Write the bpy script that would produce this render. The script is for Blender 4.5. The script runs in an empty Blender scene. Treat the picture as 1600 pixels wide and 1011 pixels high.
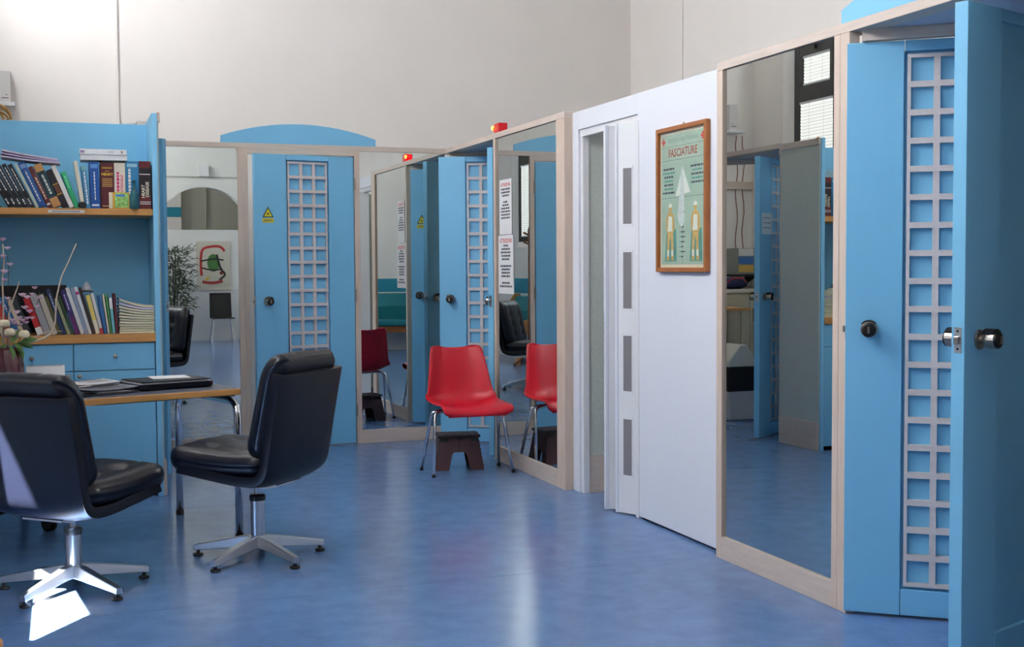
import bpy, math, random
from math import sin, cos, pi, radians, sqrt, atan2, exp
from mathutils import Matrix, Vector
random.seed(7)
scene = bpy.context.scene
COL = scene.collection

# ------------------------------------------------------------------ camera
def make_camera():
    f, pitch, yaw, roll = 1905.265, 0.0466, 0.3529, -0.0058
    cam = bpy.data.cameras.new('camera'); cam.sensor_width = 36.0; cam.sensor_fit = 'HORIZONTAL'
    cam.lens = f / 1600.0 * 36.0; cam.clip_start = 0.05; cam.clip_end = 200
    fwd = Vector((sin(yaw) * cos(pitch), cos(yaw) * cos(pitch), -sin(pitch)))
    right = Vector((cos(yaw), -sin(yaw), 0)); up = right.cross(fwd)
    r2 = right * cos(roll) + up * sin(roll); u2 = up * cos(roll) - right * sin(roll)
    m = Matrix((r2, u2, -fwd)).transposed().to_4x4(); m.translation = (-2.7312, -8.8567, 1.3076)
    o = bpy.data.objects.new('camera', cam); COL.objects.link(o); o.matrix_world = m
    scene.camera = o
make_camera()

# ------------------------------------------------------------------ world, sun, exposure
w = bpy.data.worlds.new('sky'); scene.world = w; w.use_nodes = True
bg = w.node_tree.nodes['Background']; bg.inputs[0].default_value = (0.80, 0.88, 1.0, 1); bg.inputs[1].default_value = 3.0
sun = bpy.data.lights.new('sun', 'SUN'); sun.energy = 230.0; sun.angle = radians(0.6); sun.color = (1.0, 0.96, 0.88)
so = bpy.data.objects.new('sun', sun); COL.objects.link(so)
SUN_DIR = Vector((0.57, 0.82, -1.765)).normalized()
so.rotation_euler = SUN_DIR.to_track_quat('-Z', 'Y').to_euler()
so.location = (-6, -9, 8)
BLIND_GLOW = 0.42          # closed blinds, back-lit by the day outside
FILL_GLOW = 17.0            # unseen upper panes added as fill light for the hall
vs = scene.view_settings
vs.view_transform = 'Standard'; vs.look = 'None'; vs.gamma = 1.0; vs.use_curve_mapping = False
vs.exposure = 1.0
cy = scene.cycles
cy.max_bounces = 14; cy.diffuse_bounces = 6; cy.glossy_bounces = 8; cy.transmission_bounces = 8
cy.use_denoising = True; cy.sample_clamp_indirect = 4.0; cy.caustics_reflective = False; cy.caustics_refractive = False

# ------------------------------------------------------------------ materials
MATS = {}
def lin(c):
    return tuple(((v / 255.0) / 12.92 if v / 255.0 <= 0.04045 else ((v / 255.0 + 0.055) / 1.055) ** 2.4) for v in c)
def mat(name, rgb, rough=0.5, metal=0.0, spec=0.5, var=0.0, vscale=6.0, bump=0.0, bscale=200.0, stretch=(1, 1, 1),
        coat=0.0, emit=0.0, trans=0.0, ecol=None, ior=1.45, rvar=0.0, detail=4.0, spot=None):
    if name in MATS: return MATS[name]
    m = bpy.data.materials.new(name); m.use_nodes = True; MATS[name] = m
    nt = m.node_tree; b = nt.nodes['Principled BSDF']
    c = lin(rgb) + (1,)
    b.inputs['Base Color'].default_value = c; b.inputs['Roughness'].default_value = rough
    b.inputs['Metallic'].default_value = metal; b.inputs['Specular IOR Level'].default_value = spec
    b.inputs['Coat Weight'].default_value = coat; b.inputs['Coat Roughness'].default_value = 0.06
    b.inputs['Transmission Weight'].default_value = trans; b.inputs['IOR'].default_value = ior
    if emit: b.inputs['Emission Color'].default_value = (lin(ecol) if ecol else lin(rgb)) + (1,); b.inputs['Emission Strength'].default_value = emit
    tc = mp = None
    def coords(st):
        tc = nt.nodes.new('ShaderNodeTexCoord'); mp = nt.nodes.new('ShaderNodeMapping'); mp.inputs['Scale'].default_value = st
        nt.links.new(tc.outputs['Object'], mp.inputs[0]); return mp
    if var or rvar:
        mp = coords(stretch); nz = nt.nodes.new('ShaderNodeTexNoise'); nz.inputs['Scale'].default_value = vscale; nz.inputs['Detail'].default_value = detail
        nt.links.new(mp.outputs[0], nz.inputs['Vector'])
        if var:
            cr = nt.nodes.new('ShaderNodeValToRGB'); e = cr.color_ramp.elements
            e[0].position = 0.3; e[1].position = 0.7
            e[0].color = tuple(v * (1 - var) for v in c[:3]) + (1,); e[1].color = tuple(min(1, v * (1 + var)) for v in c[:3]) + (1,)
            nt.links.new(nz.outputs[0], cr.inputs[0])
            out = cr.outputs[0]
            if spot:      # fine flecks of another colour
                n2 = nt.nodes.new('ShaderNodeTexVoronoi'); n2.inputs['Scale'].default_value = spot[0]
                tc2 = nt.nodes.new('ShaderNodeTexCoord'); nt.links.new(tc2.outputs['Object'], n2.inputs['Vector'])
                r2 = nt.nodes.new('ShaderNodeValToRGB'); r2.color_ramp.elements[0].position = spot[1]; r2.color_ramp.elements[1].position = spot[1] + 0.06
                r2.color_ramp.elements[0].color = (1, 1, 1, 1); r2.color_ramp.elements[1].color = (0, 0, 0, 1)
                nt.links.new(n2.outputs['Distance'], r2.inputs[0])
                mx = nt.nodes.new('ShaderNodeMix'); mx.data_type = 'RGBA'
                nt.links.new(r2.outputs[0], mx.inputs[0]); nt.links.new(out, mx.inputs[6]); mx.inputs[7].default_value = lin(spot[2]) + (1,)
                out = mx.outputs[2]
            nt.links.new(out, b.inputs['Base Color'])
        if rvar:
            mr = nt.nodes.new('ShaderNodeMapRange'); mr.inputs[3].default_value = max(0.02, rough - rvar); mr.inputs[4].default_value = rough + rvar
            nt.links.new(nz.outputs[0], mr.inputs[0]); nt.links.new(mr.outputs[0], b.inputs['Roughness'])
    if bump:
        mp2 = coords(stretch); n3 = nt.nodes.new('ShaderNodeTexNoise'); n3.inputs['Scale'].default_value = bscale; n3.inputs['Detail'].default_value = 5
        nt.links.new(mp2.outputs[0], n3.inputs['Vector'])
        bp = nt.nodes.new('ShaderNodeBump'); bp.inputs['Strength'].default_value = bump; bp.inputs['Distance'].default_value = 0.01
        nt.links.new(n3.outputs[0], bp.inputs['Height']); nt.links.new(bp.outputs[0], b.inputs['Normal'])
    return m

M = dict(
    plaster=mat('plaster_cream', (237, 231, 226), 0.85, var=0.03, vscale=1.3, bump=0.05, bscale=40),
    plaster_white=mat('plaster_white', (228, 228, 224), 0.8, var=0.02, vscale=2),
    plaster_grey=mat('plaster_grey', (176, 174, 160), 0.9, var=0.03, vscale=2),
    ceiling=mat('ceiling_paint', (236, 234, 230), 0.9, var=0.01),
    teal_band=mat('teal_band_paint', (30, 134, 160), 0.6, var=0.02),
    floor=mat('blue_vinyl', (92, 124, 170), 0.20, spec=0.55, var=0.10, vscale=9, rvar=0.03, detail=8, spot=(230, 0.16, (128, 156, 196))),
    blue=mat('sky_blue_paint', (122, 188, 224), 0.42, var=0.02, vscale=3, bump=0.02, bscale=220),
    blue_edge=mat('sky_blue_edge_paint', (132, 196, 230), 0.40, var=0.02, vscale=3),
    bars=mat('lattice_grey_wood', (208, 198, 196), 0.6, var=0.05, vscale=30, stretch=(1, 1, 1)),
    wood=mat('bleached_oak', (206, 186, 170), 0.5, var=0.07, vscale=14, stretch=(3, 3, 0.35), bump=0.03, bscale=60),
    wood_h=mat('bleached_oak_board', (202, 186, 174), 0.5, var=0.07, vscale=9, stretch=(0.6, 0.6, 6), bump=0.03, bscale=50),
    oak=mat('honey_oak', (196, 142, 82), 0.45, var=0.12, vscale=10, stretch=(0.6, 3, 8), bump=0.03, bscale=60),
    brownwood=mat('brown_wood', (132, 78, 42), 0.45, var=0.15, vscale=10, stretch=(6, 6, 0.6)),
    framewood=mat('cherry_wood', (158, 96, 50), 0.4, var=0.12, vscale=20),
    soffit=mat('soffit_board', (186, 190, 204), 0.6, var=0.02),
    white=mat('white_lacquer', (222, 224, 231), 0.45, var=0.01, vscale=2, bump=0.01, bscale=20),
    white_trim=mat('white_trim', (222, 222, 224), 0.5, var=0.02),
    slotglass=mat('smoked_slot_pane', (128, 124, 126), 0.25),
    mirror=mat('mirror_silver', (234, 239, 236), 0.0, metal=1.0),
    chrome=mat('chrome', (225, 225, 228), 0.08, metal=1.0),
    alu=mat('brushed_aluminium', (205, 206, 210), 0.3, metal=1.0, bump=0.02, bscale=120),
    steel=mat('satin_steel', (170, 160, 150), 0.28, metal=1.0),
    blackmetal=mat('black_metal', (22, 21, 22), 0.35),
    blackplastic=mat('black_plastic', (18, 18, 20), 0.45),
    leather=mat('black_leather', (9, 12, 25), 0.32, spec=0.45, var=0.1, vscale=20, bump=0.10, bscale=55),
    leather_shell=mat('black_leathercloth', (8, 11, 23), 0.38, spec=0.34, bump=0.05, bscale=300),
    red=mat('red_plastic', (198, 16, 42), 0.36, spec=0.5, var=0.02, bump=0.015, bscale=350),
    brownplastic=mat('brown_plastic', (76, 48, 52), 0.5, bump=0.05, bscale=200),
    brownplastic_top=mat('brown_plastic_top', (56, 42, 46), 0.6, bump=0.3, bscale=260),
    fabric=mat('grey_speckled_fabric', (190, 196, 188), 0.95, var=0.06, vscale=90, bump=0.08, bscale=400, spot=(60, 0.10, (166, 166, 156))),
    deskdark=mat('slate_linoleum', (74, 78, 92), 0.4, var=0.03),
    paper=mat('white_paper', (226, 226, 226), 0.7, var=0.02),
    cream_paper=mat('cream_paper', (222, 212, 186), 0.8, var=0.04, vscale=60, stretch=(1, 1, 12)),
    black=mat('black_ink', (22, 22, 24), 0.6),
    ink=mat('dark_grey_ink', (70, 72, 80), 0.7),
    redink=mat('red_ink', (196, 44, 40), 0.6),
    yellow=mat('warning_yellow', (214, 200, 40), 0.5),
    windowsteel=mat('black_window_steel', (34, 34, 34), 0.5),
    blind=mat('backlit_blind_slats', (240, 242, 244), 0.6, emit=BLIND_GLOW, ecol=(255, 252, 246)),
    fill_pane=mat('added_fill_pane', (240, 244, 248), 0.6, emit=FILL_GLOW, ecol=(250, 252, 255)),  # emissive panes added out of view to brighten the hall
    fill_pane_weak=mat('added_fill_pane_weak', (240, 244, 248), 0.6, emit=FILL_GLOW * .85, ecol=(250, 252, 255)),  # same added fill, weaker so the back wall stays unclipped
    glass=mat('clear_glass', (250, 252, 252), 0.0, trans=1.0, ior=1.45),
    teal=mat('teal_upholstery', (20, 112, 124), 0.7, bump=0.05, bscale=200),
    redlens=mat('red_beacon_lens', (214, 16, 24), 0.25, emit=0.9, ecol=(255, 10, 16)),
    lamp=mat('lit_beacon_bulb', (255, 190, 60), 0.3, emit=9.0, ecol=(255, 150, 30)),
    beige=mat('beige_laminate', (196, 188, 166), 0.6, var=0.02),
    cream=mat('cream_plastic', (222, 218, 206), 0.45),
    greyplastic=mat('light_grey_plastic', (206, 202, 200), 0.5),
    maroon=mat('maroon_glaze', (78, 26, 36), 0.22, coat=0.4),
    leaf=mat('leaf_green', (112, 150, 84), 0.5, var=0.25, vscale=20),
    darkleaf=mat('dark_plant_leaf', (52, 78, 44), 0.5, var=0.3, vscale=12),
    pinkpetal=mat('pink_petal', (250, 220, 236), 0.7, var=0.1, vscale=60),
    lilac=mat('lilac_petal', (226, 180, 212), 0.7, var=0.1, vscale=60),
    creampetal=mat('cream_petal', (238, 226, 196), 0.7, var=0.06, vscale=60),
    twig=mat('bleached_twig', (206, 190, 170), 0.8, var=0.1, vscale=40),
    stem=mat('dark_stem', (60, 50, 44), 0.8),
    tealglass=mat('teal_bottle_glass', (96, 178, 184), 0.05, trans=0.75, ior=1.3),
    brass=mat('golden_straw', (176, 130, 60), 0.5, var=0.2, vscale=40),
)
def colour(rgb, rough=0.55):
    return mat('cover_%02x%02x%02x' % tuple(rgb), rgb, rough, var=0.04, vscale=30)

# ------------------------------------------------------------------ mesh building
class MB:
    def __init__(s): s.v = []; s.f = []; s.m = []
    def add(s, verts, faces, T=None, mi=0):
        n = len(s.v)
        for p in verts:
            p = Vector(p); s.v.append(tuple(T @ p) if T is not None else tuple(p))
        for q in faces: s.f.append(tuple(i + n for i in q)); s.m.append(mi)
        return s
    def box(s, x0, x1, y0, y1, z0, z1, T=None, mi=0):
        return s.add([(x0, y0, z0), (x1, y0, z0), (x1, y1, z0), (x0, y1, z0), (x0, y0, z1), (x1, y0, z1), (x1, y1, z1), (x0, y1, z1)],
                     [(0, 3, 2, 1), (4, 5, 6, 7), (0, 1, 5, 4), (1, 2, 6, 5), (2, 3, 7, 6), (3, 0, 4, 7)], T, mi)
    def prism(s, poly, a, b, axis='z', T=None, mi=0):
        n = len(poly)
        def P(u, v, t): return (u, v, t) if axis == 'z' else ((u, t, v) if axis == 'y' else (t, u, v))
        vs = [P(u, v, a) for u, v in poly] + [P(u, v, b) for u, v in poly]
        fs = [tuple(range(n - 1, -1, -1)), tuple(range(n, 2 * n))] + [(i, (i + 1) % n, (i + 1) % n + n, i + n) for i in range(n)]
        return s.add(vs, fs, T, mi)
    def tube(s, pts, r, n=10, T=None, mi=0, cap=True):
        pts = [Vector(p) for p in pts]; rr = r if isinstance(r, (list, tuple)) else [r] * len(pts)
        vs = []; fs = []; up = None
        for i, p in enumerate(pts):
            d = ((pts[min(i + 1, len(pts) - 1)] - pts[max(i - 1, 0)]) or Vector((0, 0, 1))).normalized()
            if up is None: up = Vector((0, 0, 1)) if abs(d.z) < 0.9 else Vector((1, 0, 0))
            a = d.cross(up)
            if a.length < 1e-4: a = d.orthogonal()
            a.normalize(); b = a.cross(d).normalized(); up = b
            for k in range(n):
                t = 2 * pi * k / n; vs.append(p + a * (rr[i] * cos(t)) + b * (rr[i] * sin(t)))
        for i in range(len(pts) - 1):
            for k in range(n):
                k2 = (k + 1) % n; fs.append((i * n + k, i * n + k2, (i + 1) * n + k2, (i + 1) * n + k))
        if cap:
            fs.append(tuple(range(n - 1, -1, -1))); fs.append(tuple(range((len(pts) - 1) * n, len(pts) * n)))
        return s.add(vs, fs, T, mi)
    def lathe(s, prof, n=20, T=None, mi=0):
        vs = []; fs = []
        for r, z in prof:
            for k in range(n):
                t = 2 * pi * k / n; vs.append((r * cos(t), r * sin(t), z))
        for i in range(len(prof) - 1):
            for k in range(n):
                k2 = (k + 1) % n; fs.append((i * n + k, i * n + k2, (i + 1) * n + k2, (i + 1) * n + k))
        fs.append(tuple(range(n - 1, -1, -1))); fs.append(tuple(range((len(prof) - 1) * n, len(prof) * n)))
        return s.add(vs, fs, T, mi)
    def grid(s, rows, T=None, mi=0, close_u=False):
        nu = len(rows[0]); vs = [p for r in rows for p in r]; fs = []
        for i in range(len(rows) - 1):
            for k in range(nu - (0 if close_u else 1)):
                k2 = (k + 1) % nu; fs.append((i * nu + k, i * nu + k2, (i + 1) * nu + k2, (i + 1) * nu + k))
        return s.add(vs, fs, T, mi)
    def mesh(s, name, mats, smooth=False):
        me = bpy.data.meshes.new(name); me.from_pydata(s.v, [], s.f)
        for mm in (mats if isinstance(mats, (list, tuple)) else [mats]): me.materials.append(M[mm] if isinstance(mm, str) else mm)
        if any(s.m): me.polygons.foreach_set('material_index', s.m)
        if smooth: me.polygons.foreach_set('use_smooth', [True] * len(me.polygons))
        me.update(); return me
PM = {}
def thing(name, loc, rz, label, cat, group=None, kind=None):
    o = bpy.data.objects.new(name, None); COL.objects.link(o); o.empty_display_size = 0.1
    o.location = loc; o.rotation_euler = (0, 0, rz)
    PM[o.name] = Matrix.Translation(loc) @ Matrix.Rotation(rz, 4, 'Z')
    return tag(o, label, cat, group, kind)
def tag(o, label=None, cat=None, group=None, kind=None):
    if label: o['label'] = label
    if cat: o['category'] = cat
    if group: o['group'] = group
    if kind: o['kind'] = kind
    return o
def put(name, mb, mats, parent=None, world=False, smooth=False, bev=0.0, sub=0, loc=None, rot=None, solid=0.0):
    me = mb if isinstance(mb, bpy.types.Mesh) else mb.mesh(name, mats, smooth)
    o = bpy.data.objects.new(name, me); COL.objects.link(o)
    if loc is not None: o.location = loc
    if rot is not None: o.rotation_euler = rot
    if parent is not None:
        o.parent = parent
        if world and parent.name in PM: o.matrix_parent_inverse = PM[parent.name].inverted()
    if solid:
        md = o.modifiers.new('solid', 'SOLIDIFY'); md.thickness = solid; md.offset = 0
    if bev:
        md = o.modifiers.new('bevel', 'BEVEL'); md.width = bev; md.segments = 2; md.limit_method = 'ANGLE'
    if sub:
        md = o.modifiers.new('sub', 'SUBSURF'); md.levels = sub; md.render_levels = sub
    return o
def wbox(name, x0, x1, y0, y1, z0, z1, m, parent=None, bev=0.0):
    return put(name, MB().box(x0, x1, y0, y1, z0, z1), m, parent, True, bev=bev)
def struct(o, label, cat): return tag(o, label, cat, None, 'structure')
def Rz(a): return Matrix.Rotation(a, 4, 'Z')
def Ry(a): return Matrix.Rotation(a, 4, 'Y')
def Rx(a): return Matrix.Rotation(a, 4, 'X')
def Tr(x, y, z): return Matrix.Translation((x, y, z))
TXT = {}
def text_geo(s, size, align='CENTER', stretch=1.0, bold=0.0):
    key = (s, align, bold)
    if key not in TXT:
        cu = bpy.data.curves.new('t', 'FONT'); cu.body = s; cu.size = 1.0; cu.align_x = align; cu.align_y = 'CENTER'; cu.resolution_u = 2; cu.offset = bold
        ob = bpy.data.objects.new('t', cu); me = ob.to_mesh()
        TXT[key] = ([tuple(v.co) for v in me.vertices], [tuple(p.vertices) for p in me.polygons])
        ob.to_mesh_clear(); bpy.data.objects.remove(ob); bpy.data.curves.remove(cu)
    v, f = TXT[key]
    return [(x * size * stretch, y * size, 0) for x, y, z in v], f
def frame_T(origin, right, up):
    r = Vector(right).normalized(); u = Vector(up).normalized(); n = r.cross(u)
    m = Matrix((r, u, n)).transposed().to_4x4(); m.translation = origin; return m
def rounded(pts, r, n=5):
    # polyline with rounded inner corners
    pts = [Vector(p) for p in pts]; out = [pts[0]]
    for i in range(1, len(pts) - 1):
        a, b, c = pts[i - 1], pts[i], pts[i + 1]; d1 = (a - b).normalized(); d2 = (c - b).normalized()
        p1 = b + d1 * r; p2 = b + d2 * r
        for k in range(n + 1):
            t = k / n; out.append(p1 * (1 - t) ** 2 + b * 2 * t * (1 - t) + p2 * t * t)
    out.append(pts[-1]); return out

# thin clear pane: mostly see-through with a faint reflection
def pane_material():
    m = bpy.data.materials.new('window_pane'); m.use_nodes = True; nt = m.node_tree
    nt.nodes.clear(); out = nt.nodes.new('ShaderNodeOutputMaterial'); mx = nt.nodes.new('ShaderNodeMixShader')
    t = nt.nodes.new('ShaderNodeBsdfTransparent'); g = nt.nodes.new('ShaderNodeBsdfGlossy'); g.inputs['Roughness'].default_value = 0.01
    mx.inputs[0].default_value = 0.05; nt.links.new(t.outputs[0], mx.inputs[1]); nt.links.new(g.outputs[0], mx.inputs[2])
    nt.links.new(mx.outputs[0], out.inputs[0]); return m
M['pane'] = pane_material()

# ------------------------------------------------------------------ room shell
XL, XR, YB, CEIL = -3.37, 2.13, 1.2, 5.0
ARCH_Y = -14.3; END_Y = -17.0
fl = wbox('floor', XL - .45, XR + .2, END_Y - .2, YB + .2, -.12, -.004, colour((40, 60, 96)))
struct(fl, 'speckled blue vinyl floor laid in wide sheets with thin seams', 'floor')
edges = [YB + .2, -.02, -2.04, -4.05, -6.06, -8.07, -10.08, -12.09, -14.1, END_Y - .2]
for a, b in zip(edges[:-1], edges[1:]):
    put('vinyl_sheet', MB().box(XL - .4, XR + .15, b + .0012, a - .0012, -.004, 0, Rz(radians(-1.6)) if False else None), 'floor', fl)
struct(wbox('ceiling', XL - .45, XR + .2, END_Y - .2, YB + .2, CEIL, CEIL + .15, 'ceiling'), 'high plain white ceiling of the hall', 'ceiling')
struct(wbox('wall_back', XL - .45, XR + .2, YB, YB + .2, 0, CEIL, 'plaster'), 'tall cream plaster wall rising behind the blue doors', 'wall')
struct(wbox('wall_right', XR, XR + .2, END_Y, YB, 0, CEIL, 'plaster'), 'tall cream plaster wall above the white panel and beam', 'wall')

# left wall with splayed window bays
WIN = [(0.255, .25), (-2.45, .25), (-4.786, .40), (-7.28, .25), (-11.2, .25), (-12.9, .25), (-15.8, .25)]   # centre, half width of the lower pane; last three added to light the rear
SILL_IN, SILL_OUT, HEAD = 1.58, 1.66, 4.55
XF = XL - .06                               # plane of the window frames
wl = MB()
WX = XL - .10
wl.box(WX, XL, END_Y, YB, 0, SILL_IN); wl.box(WX, XL, END_Y, YB, HEAD, CEIL)
def pier(ya, yb, sa, sb):                   # pier between ya<yb; sa/sb: splay at that end
    k = .085
    wl.prism([(XL, ya), (XL, yb), (XF, yb + (k if sb else 0)), (WX, yb + (k if sb else 0)), (WX, ya - (k if sa else 0)), (XF, ya - (k if sa else 0))], SILL_IN, HEAD)
ws = sorted(WIN); prev = END_Y
for i, (c, hw) in enumerate(ws):
    pier(prev, c - hw - .17, i > 0, True); prev = c + hw + .17
pier(prev, YB, True, False)
for c, hw in WIN:                           # sloping sills outside the inner edge
    wl.prism([(WX, SILL_IN), (XL - .02, SILL_IN), (XF, SILL_OUT), (WX, SILL_OUT)], c - hw - .09, c + hw + .09, 'y')
left = put('wall_left', wl, 'plaster'); struct(left, 'cream plaster wall with deep splayed window bays', 'wall')
put('painted_band', MB().box(XL, XL + .004, -9.9, -6.0, .93, 1.14), 'teal_band', left)
wr = wbox('wall_rear', XL, -1.32, -10.02, -9.9, 0, CEIL, 'plaster'); struct(wr, 'cream wall with a teal band behind the bench', 'wall')
put('painted_band', MB().box(XL + .004, -1.32, -9.9, -9.896, .92, 1.13), 'teal_band', wr)
wp = wbox('wall_rear_partition', -1.25, XR, -13.78, -13.64, 0, 2.0, 'plaster_white'); struct(wp, 'low white partition wall hung with an abstract print', 'wall')
put('baseboard', MB().box(-1.25, XR, -13.64, -13.625, 0, .05), 'white_trim', wp)
# wall with segmental arch
def arch_wall():
    b = MB(); cx, cz, r, hw = -.25, 1.93, .88, .86
    y0, y1 = ARCH_Y - .3, ARCH_Y
    b.box(XL, cx - hw, y0, y1, 0, CEIL); b.box(cx + hw, XR, y0, y1, 0, CEIL)
    pts = [(cx + hw * cos(pi * k / 24) , cz + r * sin(pi * k / 24)) for k in range(25)]
    for (xa, za), (xb, zb) in zip(pts[:-1], pts[1:]):
        b.prism([(xb, zb), (xa, za), (xa, CEIL), (xb, CEIL)], y0, y1, 'y')
    return b
aw = put('wall_rear_arch', arch_wall(), 'plaster_white'); struct(aw, 'white wall pierced by a wide low arch, behind the partition', 'wall')
put('ledge', MB().box(XL, XR, ARCH_Y, ARCH_Y + .02, 2.985, 3.0), 'plaster_grey', aw)
put('junction_box', MB().box(-.33, -.15, ARCH_Y, ARCH_Y + .09, 3.0, 3.2), 'white_trim', aw, bev=.005)
fw = wbox('wall_far', XL, XR, END_Y - .2, END_Y, 0, CEIL, 'plaster_grey'); struct(fw, 'grey wall of the room seen through the arch', 'wall')
put('pier', MB().box(XL, -.42, END_Y, END_Y + .08, 0, CEIL), 'plaster', fw)
put('painted_band', MB().box(XL, -.42, END_Y + .08, END_Y + .084, 2.36, 2.56), 'teal_band', fw)
put('conduit', MB().tube([(.08, END_Y + .02, 0), (.08, END_Y + .02, CEIL)], .015, 6), 'plaster_grey', fw)
# conduits on the tall walls
o = put('conduit', MB().box(-2.306, -2.288, YB - .012, YB, 2.2, CEIL), 'plaster'); tag(o, 'thin cream cable duct running up the tall back wall', 'conduit')
o = put('conduit', MB().box(XR - .012, XR, .2, .235, 2.2, CEIL), 'plaster'); tag(o, 'thin cream cable duct on the wall above the framed poster', 'conduit')

def window(n, ch, label, open_low=False):
    c, hw = ch
    t = thing('window_%d' % n, (XF, c, SILL_OUT), 0, label, 'window', None, 'structure')
    def fr(name, x0, x1, y0, y1, z0, z1): put(name, MB().box(x0, x1, y0, y1, z0, z1), 'windowsteel', t, bev=.004)
    h = HEAD - SILL_OUT; f = hw + .085
    z1, z2, z3 = 1.09, 1.23, 1.49           # low pane top, upper pane bottom and top above the sill
    fr('jamb', -.06, 0, -f, -hw, 0, h); fr('jamb', -.06, 0, hw, f, 0, h)
    z4, z5 = 1.68, h - .07
    fr('bottom_rail', -.06, 0, -hw, hw, 0, .07); fr('transom', -.06, 0, -hw, hw, z1, z2); fr('transom', -.06, 0, -hw, hw, z3, z4); fr('head_rail', -.06, 0, -hw, hw, z5, h)
    put('fill_glow_pane', MB().box(-.034, -.028, -hw, hw, z4, z5), 'fill_pane' if n > 1 else 'fill_pane_weak', t)  # added glowing pane above the blinds, fill light for the room
    u = hw - .05
    fr('stile', -.06, 0, -hw, -u, z2, z3); fr('stile', -.06, 0, u, hw, z2, z3)
    put('pane', MB().box(-.044, -.04, -hw, hw, .07, z1), 'pane', t); put('pane', MB().box(-.044, -.04, -u, u, z2, z3), 'pane', t)
    put('catch', MB().box(0, .03, -.015, .015, z3 + .03, z3 + .07), 'blackmetal', t)
    def blind(y0, y1, za, zb, skew=0.0):
        b = MB(); k = int((zb - za) / .028)
        for i in range(k):
            q = 1 - (i + .5) / k; z = za + (i + .5) * (zb - za) / k; hh = (zb - za) / k * .5; e = skew * q; zl = z - hh + .005
            b.add([(-.0165, y0, zl + e), (-.0165, y1, zl - e), (-.008, y1, z + hh - e), (-.008, y0, z + hh + e)], [(0, 1, 2, 3)])
            b.add([(-.006, y0, z - hh - .003 + e), (-.006, y1, z - hh - .003 - e), (-.0167, y1, zl + .001 - e), (-.0167, y0, zl + .001 + e)], [(0, 1, 2, 3)], None, 1)
        bl = put('blind', b, ['blind', 'white_trim'], t)
        put('blind_rail', MB().box(-.026, .0, y0, y1, zb, zb + .02), 'white_trim', bl)
        put('blind_rail', MB().prism([(y0, za - .014 + skew), (y1, za - .014 - skew), (y1, za - skew), (y0, za + skew)], -.024, -.002, 'x'), 'white_trim', bl)
        for yy in (y0 + (y1 - y0) * .28, y0 + (y1 - y0) * .72):
            put('blind_cord', MB().box(-.006, -.0045, yy - .002, yy + .002, za, zb), 'white_trim', bl)
    blind(-u + .001, u - .001, z2 + .015, z3 - .021)
    if not open_low: blind(-hw + .001, hw - .001, .085, z1 - .021)
    else: blind(-hw + .001, hw - .001, .66, z1 - .021, .13)
    return t
window(1, WIN[0], 'black steel window with closed white blinds beside the tall back wall')
window(2, WIN[1], 'black steel window with closed white blinds near the bookshelf')
window(3, WIN[2], 'wide black steel window with a half-raised crooked blind, letting sun in', True)
window(4, WIN[3], 'black steel window with closed white blinds above the teal bench')
window(5, WIN[4], 'unseen black steel window with closed white blinds, added for fill light past the rear bench wall')  # this window and the next two are added to brighten the rear
window(6, WIN[5], 'unseen black steel window with closed white blinds, added for fill light near the abstract print')
window(7, WIN[6], 'unseen black steel window with closed white blinds, added for fill light in the room past the arch')

# ------------------------------------------------------------------ partitions: beams, posts, soffits
H, HB, HD = 2.2, 2.163, 2.122
NT = [0]
def trim(mb, m, label, bev=.002):
    NT[0] += 1; o = put('trim_%d' % NT[0], mb, m, bev=bev); return struct(o, label, 'trim')
trim(MB().box(-2.24, .08, 0, .09, HB, H), 'wood_h', 'pale oak beam over the back mirrors and the blue door')
trim(MB().box(0, .09, -2.33, 0, HB, H), 'wood_h', 'pale oak beam carrying the red beacon')
trim(MB().box(0, .09, -8.3, -4.077, HB, H), 'wood_h', 'pale oak beam over the tall mirror beside the poster')
trim(MB().box(-2.29, -2.2, -1.12, 0, HB, H), 'wood_h', 'pale oak beam from the back mirror to the bookshelf end panel')
trim(MB().box(-1.505, -1.472, 0, .08, 0, HB), 'wood', 'pale oak jamb at the latch side of the door with the warning sign')
trim(MB().box(-1.472, -.70, 0, .06, HD + .004, HB), 'wood_h', 'pale oak door head over the door with the warning sign')
trim(MB().box(0.0, .045, -5.045, -4.988, 0, HB), 'wood', 'pale oak jamb between tall mirror and nearest lattice door')
trim(MB().box(0.0, .05, -6.20, -6.15, 0, HB), 'wood', 'pale oak jamb past the open blue door')
trim(MB().box(-2.25, -2.2, -1.118, -1.105, 0, HB), 'wood', 'pale oak jamb beside the fabric end panel')
def niche(cx, y0, y1, ax, ay, lab):
    s = 1 if ax > cx else -1
    poly = [(cx + s * .092, y0 - .092), (cx + s * .092, y1 + .092), (ax, ay)]
    if s > 0: poly = poly[::-1]
    trim(MB().prism(poly, HB + .001, H - .002), 'soffit', 'flat triangular soffit ' + lab, 0)
    for (ya, nm) in ((y0, 'far'), (y1, 'near')):
        a = Vector((cx + s * .035, ya - (.03 if nm == 'far' else -.03))); b = Vector((ax, ay))
        d = (b - a).normalized(); n = Vector((-d.y, d.x)) * (.02)
        q = [a + n, a - n, b - n, b + n]
        trim(MB().prism([tuple(p) for p in q], HD, HB), 'wood_h', 'pale oak door head ' + ('deeper' if nm == 'far' else 'nearer') + ' in the niche ' + lab, 0)
niche(0.0, -5.045, -6.15, .60, -5.555, 'of the half-open door beside the tall mirror')
niche(0.0, -.0, -1.092, .60, -.545, 'in the corner behind the red chair')
niche(-2.2, -.0, -1.105, -2.80, -.52, 'behind the bookshelf')
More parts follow.
